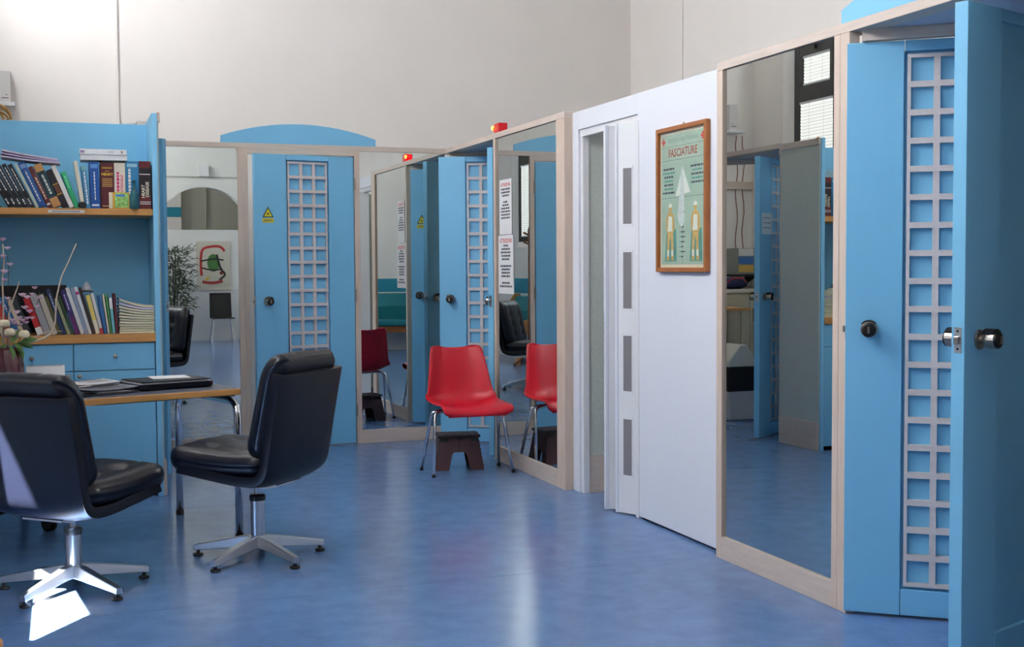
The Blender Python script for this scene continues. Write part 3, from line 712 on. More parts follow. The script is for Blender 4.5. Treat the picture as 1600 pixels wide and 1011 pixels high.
put('bottle_lip', MB().lathe([(.0105, .152), (.0105, .160), (.007, .161)], 16), 'tealglass', o, smooth=True)
o = thing('tape_reel', (SX(126), YF + .011, SZ + .018), 0, 'black tape reel lying against the cream book on the upper shelf', 'reel')
put('rim', MB().tube([(.017 * cos(a * pi / 8), 0, .0 + .012 * sin(a * pi / 8)) for a in range(17)], .006, 8), 'blackplastic', o, smooth=True)
put('hub', MB().lathe([(.008, -.005), (.008, .005)], 12, Rx(pi / 2)), 'blackplastic', o)

# lower row on the worktop
LX = lambda p: -3.064 + .0034 * p
LZ = .94
def low(p, thpx, hpx, lean, rgb, label, deco=None):
    return book(LX(p), LZ, thpx * .0034, hpx * .0034, .19, lean, rgb, label + ' on the oak worktop', 'books on the worktop', deco)
rowb = [
    (-12, 6, 66, 20, (190, 150, 50), 'mustard yellow leaning book', None), (-4.5, 7, 66, 20, (34, 120, 84), 'deep green leaning book', None),
    (4, 8, 62, 20, (214, 206, 192), 'off-white leaning book behind the flowers', None), (13.5, 8, 70, 20, (190, 60, 46), 'orange red leaning book behind the flowers', None),
    (23, 9, 66, 20, (40, 104, 160), 'mid blue leaning book behind the flowers', [('dash', .3, .8, Wt, .2)]), (33.5, 6, 62, 20, (206, 186, 160), 'pale tan leaning book behind the flowers', None),
    (41, 8, 66, 20, (52, 60, 66), 'charcoal leaning book behind the flowers', None),
    (58, 9.5, 64, 19, (182, 34, 40), 'red leaning book with white foot', [('band', 0, .2, Wt)]), (69, 10.5, 68, 18.5, (156, 154, 156), 'mid grey leaning book', None),
    (81, 8.0, 69, 18, (196, 186, 170), 'beige grey leaning book', None), (90.3, 4.6, 66, 18, (84, 84, 46), 'thin olive leaning book', None), (96.2, 6.0, 78, 18, (30, 50, 92), 'navy leaning book with pale edge', [('dash', .5, .9, (180, 190, 210), .3)]),
    (104, 5.0, 62, 18, (150, 156, 120), 'thin sage leaning book', None), (110.4, 3.6, 66, 17.5, (40, 66, 40), 'thin dark green leaning book', None),
    (116.4, 7.2, 76, 17, (58, 44, 110), 'purple leaning book', [('dash', .55, .9, (200, 190, 220), .25), ('band', 0, .4, (96, 40, 100))]), (125, 5.6, 80, 16.5, (226, 222, 222), 'thin white leaning book beside the purple one', None),
    (131.6, 4.8, 80, 16, (150, 160, 184), 'blue grey leaning book', None), (137.4, 4.6, 81, 15.5, (226, 226, 230), 'white leaning book with a magenta tab', [('band', .84, .9, (180, 30, 110))]),
    (143, 4.2, 80, 15, (54, 32, 30), 'dark brown leaning book', None), (148.4, 6.4, 66, 13, (226, 204, 110), 'yellow and cream leaning book', [('band', .0, .35, (224, 214, 190))]),
    (156, 4.6, 69, 12.5, (226, 224, 222), 'white leaning book with red foot', [('band', 0, .14, (176, 40, 50))]), (161.8, 5.0, 65, 9, (52, 104, 160), 'blue slim leaning book', None),
    (167.6, 2.6, 66, 7, (222, 212, 190), 'thin cream booklet', None), (170.9, 3.3, 66, 6, (66, 130, 70), 'thin green booklet', None), (175, 4.4, 60, 5, (110, 180, 186), 'pale teal booklet with white head', [('band', .7, 1, Wt)]),
    (180.2, 3.6, 67, 3, (96, 34, 44), 'thin maroon booklet beside the magazine stack', None)]
for p, tpx, hpx, ln, rgb, lab, deco in rowb: low(p, tpx, hpx, ln, rgb, lab, deco)
for i in range(12):
    f = i / 11
    pc = (colour((206, 206, 176)), colour((222, 216, 190)), colour((196, 190, 210)), colour((214, 208, 184)))[i % 4 if i > 8 else (0 if i % 2 else 1)]
    o = limp('magazine', LX(185.5 + (i % 3) * .5), LX(242.5 - (i % 2) * .6), (lambda u, i=i, f=f: LZ + .0002 + i * .0132 + f * f * .045 * (1 - u) ** 2), YF + .02 + .003 * (i % 3), YF + .22, .0112, pc, '%s journal counted up from the oak worktop in the stack at the end panel' % ('lowest', 'second', 'third', 'fourth', 'fifth', 'sixth', 'seventh', 'eighth', 'ninth', 'tenth', 'eleventh', 'topmost')[i], 'stacked journals on the worktop')
    put('dark_spine', MB().box(LX(184.7 + (i % 3) * .5), LX(185.5 + (i % 3) * .5), YF + .025, YF + .215, LZ + .001 + i * .0132 + f * f * .045, LZ + .011 + i * .0132 + f * f * .045), 'ink', o)
bx = wbox('document_box', LX(-12), LX(104), YK - .07, YK - .005, LZ, LZ + .275, 'blackplastic', bev=.004); tag(bx, 'long black document box standing behind the leaning books', 'box')
o = put('paper_cone', MB().lathe([(.030, 0), (.026, .02), (.014, .045), (.002, .06)], 16, Tr(LX(136), YF + .1, LZ + .238) @ Matrix.Scale(1.0, 4)), colour((150, 150, 156)), smooth=True); tag(o, 'small grey striped cap resting on the leaning books', 'cap')
put('brim', MB().lathe([(.032, 0), (.033, .004), (.030, .008)], 16, Tr(LX(136), YF + .1, LZ + .238)), colour((40, 40, 60)), o)

# ------------------------------------------------------------------ desk
DA = atan2(-.288, -.958)                   # direction of the long axis, from the right end
def desk():
    t = thing('desk', (-1.94, -2.935, 0), DA, 'slate topped desk with oak edging and bent chrome legs', 'desk')
    # local: +X away from the right end, -Y away from the camera side (X cross Z)
    L, D = 1.36, .82
    put('desk_top', MB().box(.012, L - .012, -D + .012, -.012, .703, .731), 'deskdark', t)
    for (x0, x1, y0, y1) in ((0, L, -.012, 0), (0, L, -D, -D + .012), (0, .012, -D + .012, -.012), (L - .012, L, -D + .012, -.012)):
        put('edge_band', MB().box(x0, x1, y0, y1, .701, .730), 'oak', t, bev=.003)
    for x in (.008, L - .06):
        pts = rounded([(x, -.02, .022), (x, -.02, .665), (x, -D + .05, .665), (x, -D + .05, .022)], .09, 8)
        lg = put('leg_frame', MB().tube(pts, .0185, 16), 'chrome', t, smooth=True)
        for y in (-.02, -D + .05):
            put('foot_cap', MB().lathe([(.021, 0), (.021, .024)], 14, Tr(x, y, 0)), 'blackplastic', lg)
            put('mount_plate', MB().box(x - .03, x + .03, y * .7 - .12 - .02, y * .7 - .12 + .02, .684, .703), 'blackmetal', lg)
    put('crossbar', MB().box(.008, L - .06, -.43, -.39, .655, .675), 'chrome', t)
desk()
DM = Tr(-1.94, -2.935, .731) @ Rz(DA)
def dpt(x, y, z=0): return DM @ Vector((x, y, z))
# papers and folders
def sheet_stack():
    rnd = random.Random(3)
    G = 'loose papers and magazines on the desk'
    spec = [('glossy black brochure with white print, lowest of the loose papers', .60, -.20, .0, 8, (30, 30, 38), .27, .20, .004), ('white printed leaflet fanned over the brochure', .68, -.27, .0105, -12, (214, 214, 220), .26, .20, .002),
            ('grey newspaper page spread beside the portfolio', .585, -.24, .019, 16, (120, 122, 130), .26, .20, .003), ('pale pink handwritten sheet among the loose papers', .72, -.34, .0285, -8, (230, 210, 212), .20, .17, .002),
            ('creased white sheet topping the loose papers', .62, -.36, .037, 5, (232, 230, 230), .25, .19, .003)]
    for lab, x, y, z, a, rgb, w_, d_, th in spec:
        T = dpt(x, y, z + .0005); b = MB(); n = 6; rows = []
        for i in range(n + 1):
            u = -w_ / 2 + w_ * i / n; zz = .006 * (abs(i - n / 2) / (n / 2)) ** 2
            rows.append([(u, -d_ / 2, zz), (u, d_ / 2, zz), (u, d_ / 2, zz + th), (u, -d_ / 2, zz + th)])
        b.grid(rows, close_u=True); nn = len(rows) * 4; b.f += [(0, 1, 2, 3), (nn - 1, nn - 2, nn - 3, nn - 4)]; b.m += [0, 0]
        o = put('paper_sheet', b, colour(rgb), loc=tuple(T), rot=(0, 0, DA + radians(a))); tag(o, lab, 'paper', G)
        bb = MB()
        for k in range(5): bb.box(-w_ * .4, w_ * rnd.uniform(-.1, .4), -d_ * .4 + k * d_ * .18, -d_ * .4 + k * d_ * .18 + .012, th + .0066, th + .0070)
        put('print_block', bb, colour((236, 236, 238) if sum(rgb) < 300 else (90, 90, 100)), o)
    p = dpt(.255, -.30, .0)
    o = thing('portfolio', tuple(p), DA + radians(3), 'black zipped portfolio stuffed with papers near the desk corner', 'folder')
    b = MB(); rows = []
    for (sx, sy, z) in ((.96, .95, .0), (1.0, 1.0, .010), (1.0, 1.0, .030)):
        rows.append([(sx * a, sy * c_, z) for a, c_ in ((-.19, -.12), (-.17, -.135), (.15, -.135), (.18, -.12), (.18, .12), (.15, .135), (-.17, .135), (-.19, .12))])
    b.grid(rows, close_u=True); b.f += [tuple(range(7, -1, -1)), tuple(range(16, 24))]; b.m += [0, 0]
    put('lower_cover', b, 'leather', o)
    put('paper_block', MB().box(-.165, .170, -.118, .118, .030, .038), 'paper', o)
    put('upper_cover', MB().box(-.18, .172, -.125, .125, .038, .043), 'leather_shell', o, bev=.002)
    put('loose_sheet', MB().box(-.12, .06, -.15, .02, .0432, .0442, Rz(radians(-14))), 'paper', o)
sheet_stack()
# desk calendar
c = dpt(.765, -.50)
o = thing('desk_calendar', (c.x, c.y, c.z), radians(4), 'white spiral desk calendar standing beside the maroon vase', 'calendar')
put('front_card', MB().prism([(-.07, 0), (-.066, .002), (-.022, .122), (-.026, .122)], -.085, .085, 'x', Rz(0)), 'paper', o)
put('rear_card', MB().prism([(.03, 0), (.034, 0), (-.022, .122), (-.026, .122)], -.085, .085, 'x'), 'paper', o)
sb = MB()
for k in range(20): sb.tube([(-.076 + k * .008, -.024 + .006 * cos(a * pi / 4), .122 + .006 * sin(a * pi / 4)) for a in range(9)], .0009, 5)
put('spiral_binding', sb, 'steel', o)

# vase of artificial flowers
def vase():
    v = dpt(.94, -.49)
    t = thing('flower_vase', (v.x, v.y, v.z), 0, 'swirl-ribbed maroon vase on the desk', 'vase')
    prof = [(.036, 0), (.050, .01), (.066, .05), (.075, .10), (.073, .14), (.060, .185), (.046, .205), (.048, .215), (.042, .214), (.038, .19), (.05, .15), (.03, .05)]
    b = MB(); n = 64; rows = []
    fine = []
    for (r0, z0), (r1, z1) in zip(prof[:-1], prof[1:]):
        for k in range(4): fine.append((r0 + (r1 - r0) * k / 4, z0 + (z1 - z0) * k / 4))
    fine.append(prof[-1])
    for i, (r, z) in enumerate(fine):
        am = .0022 if i < 24 else 0
        rows.append([((r + am * sin(14 * (a * 2 * pi / n) + z * 38)) * cos(a * 2 * pi / n), (r + am * sin(14 * (a * 2 * pi / n) + z * 38)) * sin(a * 2 * pi / n), z) for a in range(n)])
    b.grid(rows, close_u=True); b.f.append(tuple(range(n - 1, -1, -1))); b.m.append(0)
    put('vase_body', b, 'maroon', t, smooth=True)
    f = thing('flower_bouquet', (v.x, v.y, v.z + .055), 0, 'artificial pink blossom, cream roses and pale twigs in the vase', 'flowers')
    rnd = random.Random(11); B0 = Vector((0, 0, 0))
    def P(px, py, dy=0.0):                 # offsets measured from the vase foot: right, up
        return Vector((px, dy, (py if py < .345 else .345 + (py - .345) * 1.75) - .055))
    def petal_ball(c, r, m, nm, npet=7):
        bb = MB()
        for lay in range(2):
            for k in range(npet):
                a = 2 * pi * k / npet + lay * .4; tilt = radians(25 + 40 * lay); T = Tr(*c) @ Rz(a) @ Ry(-tilt)
                rr = r * (1 - .3 * lay)
                bb.add([(0, 0, 0), (rr * .6, -rr * .42, rr * .12), (rr, -rr * .2, rr * .3), (rr, rr * .2, rr * .3), (rr * .6, rr * .42, rr * .12)], [(0, 1, 2, 3, 4)], T)
        put(nm, bb, m, f, solid=.0012)
    def rose(c, r):
        bb = MB()
        for lay in range(4):
            npet = 5; rr = r * (1 - .2 * lay)
            for k in range(npet):
                a = 2 * pi * k / npet + lay * .6; rows = []
                for i in range(4):
                    el = radians(-35 + 32 * i); rows.append([(c[0] + rr * cos(el) * cos(a + s_ * .72), c[1] + rr * cos(el) * sin(a + s_ * .72), c[2] + rr * .9 * sin(el) + .004 * lay) for s_ in (-1, -.5, 0, .5, 1)])
                bb.grid(rows)
        put('rose', bb, 'creampetal', f, smooth=True, solid=.001)
    def twig(pts, r0, r1, m='twig'):
        pts = rounded(pts, .012, 3); n_ = len(pts)
        put('twig', MB().tube(pts, [r0 + (r1 - r0) * i / (n_ - 1) for i in range(n_)], 6), m, f, smooth=True)
    # tall curly twigs
    twig([P(0, .12), P(.07, .225), P(.165, .255, -.03), P(.20, .28, -.03), P(.215, .33, -.04), P(.222, .40, -.04), P(.245, .455, -.04), P(.285, .505, -.04), P(.315, .545, -.04)], .0062, .0032)
    twig([P(.06, .22), P(.14, .27, -.02), P(.20, .29, -.02), P(.245, .285, -.02)], .0035, .002)
    twig([P(-.01, .12), P(-.012, .30, -.02), P(-.008, .38, -.02), P(-.01, .45, -.02), P(.0, .50, -.02), P(-.004, .545, -.02)], .0052, .003)
    twig([P(.01, .15), P(.015, .36, -.03), P(.035, .40, -.03), P(.055, .43, -.03), P(.062, .445, -.03)], .0048, .0028)
    twig([P(0, .12), P(.012, .42, -.01), P(.018, .48, -.01), P(.012, .52, -.01)], .002, .0012, 'stem')
    twig([P(0, .12), P(.08, .30, -.03), P(.14, .39, -.03), P(.15, .42, -.03)], .002, .0012, 'stem')
    bl = [(-.004, .552), (.016, .53), (-.004, .508), (.026, .487), (.001, .468), (.001, .446), (-.03, .385), (.012, .398), (.075, .405), (.095, .40), (.13, .425), (.118, .408), (.15, .398), (.135, .375), (.085, .372), (.105, .362),
          (.06, .345), (.075, .335), (.04, .318), (.06, .312), (.09, .325), (.115, .345), (.03, .335), (-.04, .335), (.05, .36), (.095, .345)]
    for i, (a, z) in enumerate(bl): petal_ball(P(a, z, rnd.uniform(-.045, -.01)), rnd.uniform(.017, .024), 'pinkpetal' if i % 5 else 'lilac', 'blossom', 5)
    for a, z, dy in ((-.005, .325, -.05), (.018, .285, -.06), (.078, .275, -.05), (-.045, .30, -.05)): rose(P(a, z, dy), .026)
    for a, z in ((.045, .285), (-.035, .28), (.05, .262), (.0, .262)): petal_ball(P(a, z, -.045), .018, 'lilac', 'blossom', 6)
    lv = MB()
    for a, z, ang in ((-.035, .235, 200), (-.01, .225, 250), (.04, .23, -50), (.06, .235, -20), (.02, .215, -80), (-.03, .25, 170), (.075, .245, 10), (.03, .25, 60), (-.05, .225, 190), (.05, .215, -65)):
        p = P(a, z, -.045 + rnd.uniform(-.01, .02)); T = Tr(*p) @ Ry(-radians(ang)) @ Rx(radians(rnd.uniform(-60, -20)))
        one = MB().add([(-.016, 0, 0), (.010, -.017, .003), (.034, -.018, .003), (.062, 0, -.006), (.034, .018, .003), (.010, .017, .003)], [(0, 1, 2, 3), (0, 3, 4, 5)], T)
        put('leaf', one, 'leaf', f, solid=.001)
vase()
# castor stool on the far side of the desk
def castor_stool():
    t = thing('castor_stool', (-2.955, -2.18, 0), 0, 'low black stool on castors between the desk and the bookshelf', 'stool')
    put('seat', MB().lathe([(.14, .44), (.175, .45), (.18, .48), (.165, .505), (.02, .51)], 28), 'leather', t, smooth=True)
    put('column', MB().lathe([(.026, .09), (.026, .26), (.014, .27), (.014, .44)], 16), 'blackmetal', t)
    for k in range(5):
        a = radians(-56 + 72 * k); T = Rz(a)
        l = put('leg', MB().box(.0, .25, -.016, .016, .085, .115, T), 'blackmetal', t, bev=.004)
        put('castor', MB().lathe([(.034, -.024), (.040, -.018), (.040, -.004), (.03, -.003), (.03, .003), (.040, .004), (.040, .018), (.034, .024)], 18, T @ Tr(.245, 0, .040) @ Rx(pi / 2)), 'blackplastic', l)
        put('castor_fork', MB().box(.222, .268, -.012, .012, .06, .09, T), 'blackplastic', l)
castor_stool()

# ------------------------------------------------------------------ black leather swivel chairs
def pillow(path, w, T, dimples=(), nu=29, wend=1.0, p=9.0):
    """closed cushion following a profile path [(x,z)]; w half width, T thickness (to the left normal side); dimples [(u,s,depth)] u in -1..1 across, s in 0..1 along"""
    # resample the path
    P = [Vector((a, 0, b)) for a, b in path]; seg = [(P[i + 1] - P[i]).length for i in range(len(P) - 1)]; tot = sum(seg); ns = 36
    def at(s):
        d = s * tot
        for i, l in enumerate(seg):
            if d <= l or i == len(seg) - 1: return P[i].lerp(P[i + 1], min(1, d / l))
            d -= l
    rows = []; RC, RE = .075, .052             # plan corner radius and edge roll
    us = [-cos(pi * k / nu) for k in range(nu + 1)]
    for i in range(ns + 1):
        s = .5 - .5 * cos(pi * i / ns); c = at(s); d = (at(min(1, s + .03)) - at(max(0, s - .03))).normalized(); n = Vector((-d.z, 0, d.x))
        de = min(s, 1 - s) * tot
        hw = w if de >= RC else w - RC + sqrt(max(0, RC * RC - (RC - de) ** 2))
        ring = []
        def off(u, side):
            dd = min(de, hw * (1 - abs(u))); h = sqrt(max(0, 1 - (1 - min(1, dd / RE)) ** 2))
            if side > 0:
                z = T * (.5 + .5 * h) + .010 * h * (1 - u * u)
                for du, ds, dp in dimples: z -= dp * exp(-(((u - du) * w / .030) ** 2 + ((s - ds) * tot / .030) ** 2)) + dp * .16 * exp(-(((u - du) * w / .008) ** 2)) * h
                return z
            return T * (.5 - .5 * h)
        for u in us: q = c + n * off(u, 1); ring.append((q.x, u * hw, q.z))
        for u in us[::-1]: q = c + n * off(u, -1); ring.append((q.x, u * hw, q.z))
        rows.append(ring)
    b = MB().grid(rows, close_u=True); m_ = len(rows[0]); nn = len(rows) * m_
    b.f += [tuple(range(m_ - 1, -1, -1)), tuple(range(nn - m_, nn))]; b.m += [0, 0]
    return b, at, tot
def spline(pts, n=6):
    out = []
    for i in range(len(pts) - 1):
        p0 = Vector(pts[max(i - 1, 0)]); p1 = Vector(pts[i]); p2 = Vector(pts[i + 1]); p3 = Vector(pts[min(i + 2, len(pts) - 1)])
        for k in range(n):
            t = k / n; out.append(.5 * ((2 * p1) + (p2 - p0) * t + (2 * p0 - 5 * p1 + 4 * p2 - p3) * t * t + (3 * p1 - p0 - 3 * p2 + p3) * t ** 3))
    out.append(Vector(pts[-1])); return out
def swivel_chair(loc, face, leg0, label, dz=0.0):
    t = thing('swivel_chair', (loc[0], loc[1], 0), radians(face), label, 'chair', 'black leather swivel chairs at the desk')
    for k in range(5):
        a = radians(leg0 - face + 72 * k); T = Rz(a)
        lg = MB(); prof = [(.0, .052, .105, .026), (.06, .050, .100, .025), (.27, .030, .058, .017), (.305, .026, .050, .016)]
        rows = [[(x, -w_, z0), (x, w_, z0), (x, w_ * .75, z1), (x, -w_ * .75, z1)] for x, z0, z1, w_ in prof]
        lg.grid(rows, T, close_u=True); lg.add(rows[-1], [(0, 1, 2, 3)], T)
        l = put('leg', lg, 'alu', t, bev=.003)
        put('foot_glide', MB().lathe([(.021, 0), (.023, .004), (.020, .012), (.008, .014), (.008, .028)], 16, T @ Tr(.288, 0, 0)), 'blackplastic', l)
    put('column', MB().lathe([(.031, .05), (.031, .262 + dz), (.026, .266 + dz)], 24), 'alu', t, bev=.001)
    put('collar', MB().lathe([(.035, .262 + dz), (.036, .272 + dz), (.036, .284 + dz), (.030, .290 + dz), (.014, .291 + dz)], 24), 'blackplastic', t)
    put('piston', MB().lathe([(.013, .285 + dz), (.013, .345 + dz)], 16), 'chrome', t, smooth=False)
    put('seat_plate', MB().prism([(-.17, .348 + dz), (-.10, .336 + dz), (.16, .350 + dz), (.16, .360 + dz), (-.17, .356 + dz)], -.10, .10, 'y'), 'chrome', t)
    # outer shell: one bent slab
    outer = [q + Vector((0, dz)) for q in spline([(.275, .425), (.268, .394), (.20, .382), (.08, .366), (-.06, .350), (-.165, .357), (-.225, .405), (-.250, .50), (-.275, .64), (-.315, .85)], 5)]
    n_ = len(outer)
    rows2 = []
    for i, c in enumerate(outer):
        d = (outer[min(i + 1, n_ - 1)] - outer[max(i - 1, 0)]).normalized(); inn = Vector((d.y, -d.x))
        s = i / (n_ - 1); th = .050; hw = .245 + .015 * s; ring = []
        for u in (-1, -.985, -.9, -.6, 0, .6, .9, .985, 1):
            q = c + inn * (.020 * abs(u) ** 4); ring.append((q.x, u * hw, q.y))
        for u in (1, .985, .9, .6, 0, -.6, -.9, -.985, -1):
            q = c + inn * (th + .012 * abs(u) ** 6); ring.append((q.x, u * (hw - .003), q.y))
        rows2.append(ring)
    b = MB().grid(rows2, close_u=True); m_ = len(rows2[0]); nn = len(rows2) * m_
    b.f += [tuple(range(m_ - 1, -1, -1)), tuple(range(nn - m_, nn))]; b.m += [0, 0]
    put('shell', b, 'leather_shell', t, smooth=True, bev=.006)
    # seat cushion (path runs back to front so that the thickness grows upwards)
    dim = [(u, s, .020) for u in (-.45, .45) for s in (.36, .70)]
    sb, at, tot = pillow([(q.x, q.y + dz) for q in spline([(-.19, .408), (-.05, .400), (.10, .404), (.20, .412), (.27, .416), (.312, .412)], 5)], .250, .105, dim)
    c = put('seat_cushion', sb, 'leather', t, smooth=True)
    for u, s, dd in dim:
        q = at(s); put('button', MB().lathe([(.004, 0), (.011, .002), (.011, .005), (.005, .009), (.001, .0095)], 12, Tr(q.x, u * .248, q.z + .105 - .020 - .003)), 'leather', c, smooth=True)
    dim = [(u, s, .022) for u in (-.45, .45) for s in (.28, .52, .76)]
    bb, at, tot = pillow([(q.x, q.y + dz) for q in spline([(-.312, .868), (-.275, .835), (-.240, .70), (-.210, .57), (-.180, .47)], 6)], .25, .105, dim)
    c = put('back_cushion', bb, 'leather', t, smooth=True)
    for u, s, dd in dim:
        q = at(s); q2 = at(s + .02); d = (q2 - q).normalized(); n = Vector((-d.z, 0, d.x)); p = q + n * (.105 - .022 - .003)
        put('button', MB().lathe([(.004, 0), (.011, .002), (.011, .005), (.005, .009), (.001, .0095)], 12, Tr(p.x, u * .25, p.z) @ Ry(atan2(n.x, n.z))), 'leather', c, smooth=True)
    return t
swivel_chair((-1.926, -3.333), 138, 149.9 + .5, 'black leather swivel chair standing at the bare corner of the desk')
swivel_chair((-2.712, -3.60), 47, 161 - 2, 'black leather swivel chair with a patch of sun on its back', -.035)

# ------------------------------------------------------------------ red shell chair
def red_chair():
    t = thing('shell_chair', (-.325, -1.475, 0), radians(-91), 'red plastic shell chair with splayed chrome legs beside the notice mirror', 'chair')
    prof = spline([(.262, .392), (.250, .412), (.205, .428), (.08, .424), (-.06, .412), (-.145, .418), (-.195, .465), (-.220, .56), (-.243, .67), (-.266, .755), (-.276, .778)], 4)
    n_ = len(prof); rows = []
    for i, c in enumerate(prof):
        s = i / (n_ - 1)
        d = (prof[min(i + 1, n_ - 1)] - prof[max(i - 1, 0)]).normalized(); inn = Vector((d.y, -d.x))   # towards the sitter
        if s < .5: hw = .225 + .012 * (s / .5)
        else:
            q = (s - .5) / .5; hw = .237 - .082 * q ** 1.1
        if s < .10: hw -= .035 * (1 - s / .10) ** 2
        if s > .93: hw -= .035 * ((s - .93) / .07) ** 2
        lift = .030 + .055 * max(0, min(1, (s - .30) / .25)) - .040 * max(0, (s - .65) / .35)
        if s < .12: lift *= s / .12
        ring = []
        for k in range(-8, 9):
            u = k / 8; e = abs(u) ** 2.6; q = c + inn * (lift * e)
            if abs(k) == 8: q = q - inn * .010; hwk = hw + .004
            else: hwk = hw
            ring.append((q.x, u * hwk, q.y))
        rows.append(ring)
    rows.insert(0, [(x - .004, y, z - .012) for x, y, z in rows[0]]); rows.append([(x - .010, y * .985, z - .004) for x, y, z in rows[-1]])
    sh = put('seat_shell', MB().grid(rows), 'red', t, smooth=True, solid=.006, sub=1)
    for sy in (-1, 1):
        for nm, fx, tx in (('front', .150, .045), ('back', -.142, -.03)):
            pts = rounded([(fx, sy * .262, .012), (tx, sy * .222, .385), (tx * .6, sy * .150, .400)], .03, 6)
            l = put('leg', MB().tube(pts, .0105, 12), 'chrome', t, smooth=True)
            put('foot_cap', MB().lathe([(.0125, 0), (.0125, .016)], 12, Tr(fx, sy * .262, 0)), 'blackplastic', l)
    put('support_bar', MB().tube([(.028, -.16, .400), (.028, .16, .400)], .0095, 10), 'chrome', t)
    put('support_bar', MB().tube([(-.02, -.16, .398), (-.02, .16, .398)], .0095, 10), 'chrome', t)
    put('mount_pad', MB().box(-.05, .06, -.05, .05, .400, .414), 'blackplastic', t, bev=.004)
red_chair()

# ------------------------------------------------------------------ folding step stool
def stool():
    t = thing('step_stool', (-.335, -1.315, 0), radians(-11), 'dark brown folding plastic step stool under the red chair', 'stool')
    hx, hy, zt = .125, .085, .225
    top = put('top_board', MB().box(-hx - .012, hx + .012, -hy - .012, hy + .012, zt - .018, zt), 'brownplastic_top', t, bev=.006)
    put('carry_slot', MB().box(-.045, .045, -.014, .014, zt - .001, zt + .0012), 'blackplastic', top)
    g = MB()
    for i in range(-4, 5):
        for j in (-3, -2, 2, 3): g.lathe([(.005, 0), (.004, .002)], 6, Tr(i * .026, j * .022, zt))
    put('grip_stud', g, 'brownplastic_top', top)
    put('hinge_bar', MB().box(-.02, .02, -hy - .013, hy + .013, zt - .026, zt - .017), 'blackplastic', t)
    # broad sides with an arch: splay outwards to the floor
    for sy in (-1, 1):
        def Pt(x, z):
            k = (zt - .02 - z) / (zt - .02); return (x * (1 + .26 * k), sy * (hy + .028 * k), z)
        outl = [(-hx, zt - .02), (hx, zt - .02), (hx, 0), (.055, 0), (.042, .10), (.03, .115), (-.03, .115), (-.042, .10), (-.055, 0), (-hx, 0)]
        v = [Pt(x, z) for x, z in outl]; v2 = [(x, y - sy * .012, z) for x, y, z in v]; n = len(v)
        fs = [(0, 1, 5, 6), (1, 2, 3, 4), (1, 4, 5), (0, 6, 7), (0, 7, 8, 9)]
        b = MB(); allf = []
        for f in fs: allf.append(f); allf.append(tuple(i + n for i in f[::-1]))
        for i in range(n): allf.append((i, (i + 1) % n, (i + 1) % n + n, i + n))
        b.add(v + v2, allf)
        pnl = put('side_panel', b, 'brownplastic', t)
        seam = MB()
        seam.add([Pt(-.002, zt - .02), Pt(.002, zt - .02), Pt(.002, .116), Pt(-.002, .116)], [(0, 1, 2, 3)], Tr(0, sy * .0008, 0)); put('fold_seam', seam, 'blackplastic', pnl)
        for sx in (-1, 1):
            put('corner_notch', MB().add([Pt(sx * hx * .55, zt - .022), Pt(sx * hx * .98, zt - .022), Pt(sx * hx * .98, zt - .042), Pt(sx * hx * .55, zt - .042)], [(0, 1, 2, 3)], Tr(0, sy * .001, 0)), 'blackplastic', pnl)
    for sx in (-1, 1):
        def Pe(y, z):
            k = (zt - .02 - z) / (zt - .02); return (sx * (hx * (1 + .26 * k)) - sx * .001, y * (1 + .33 * k), z)
        outl = [(-hy, zt - .02), (hy, zt - .02), (hy, 0), (.045, 0), (.036, .095), (-.036, .095), (-.045, 0), (-hy, 0)]
        v = [Pe(y, z) for y, z in outl]; v2 = [(x - sx * .012, y, z) for x, y, z in v]; n = len(v)
        fs = [(0, 1, 4, 5), (1, 2, 3, 4), (0, 5, 6, 7)]; allf = []
        for f in fs: allf.append(f); allf.append(tuple(i + n for i in f[::-1]))
        for i in range(n): allf.append((i, (i + 1) % n, (i + 1) % n + n, i + n))
        e = put('end_panel', MB().add(v + v2, allf), 'brownplastic', t)
        rb = MB()
        for z in (.03, .055, .08, .105, .13, .155, .18):
            for sy in (-1, 1):
                p = Pe(sy * hy * .93, z); rb.box(p[0] - .004, p[0] + .004, p[1] - .004, p[1] + .004, p[2] - .006, p[2] + .006)
        put('hinge_knuckle', rb, 'brownplastic', e)
stool()

# ------------------------------------------------------------------ on the tall back wall: heater box on a bracket shelf, straw ornament on the shelf top
t = thing('wall_unit', (-3.10, YB, 2.56), 0, 'pale grey wall unit standing on a white bracket shelf high on the back wall', 'wall unit')
put('bracket_shelf', MB().box(-.10, .065, -.16, 0, -.03, 0), 'white_trim', t, bev=.002)
put('casing', MB().box(-.045, .036, -.11, -.004, .0, .235), 'greyplastic', t, bev=.006)
put('vent_slot', MB().box(-.03, .02, -.1112, -.1095, .03, .036), 'ink', t)
put('display', MB().box(.0, .012, -.1112, -.1095, .055, .06), 'black', t)
t = thing('straw_ornament', (-3.06, -1.36, 2.172), 0, 'looped golden straw ornament lying on top of the bookshelf', 'ornament')
t.location = (-3.075, YK + .01, 2.172)
for i, (rx, rz, dx) in enumerate(((.085, .085, 0), (.075, .062, .01), (.055, .042, -.01), (.09, .05, -.02))):
    put('straw_loop', MB().tube([(dx + rx * cos(a * pi / 16), .012 * i - .02, .004 + rz * sin(a * pi / 16)) for a in range(17)], .007, 6), 'brass', t, smooth=True)

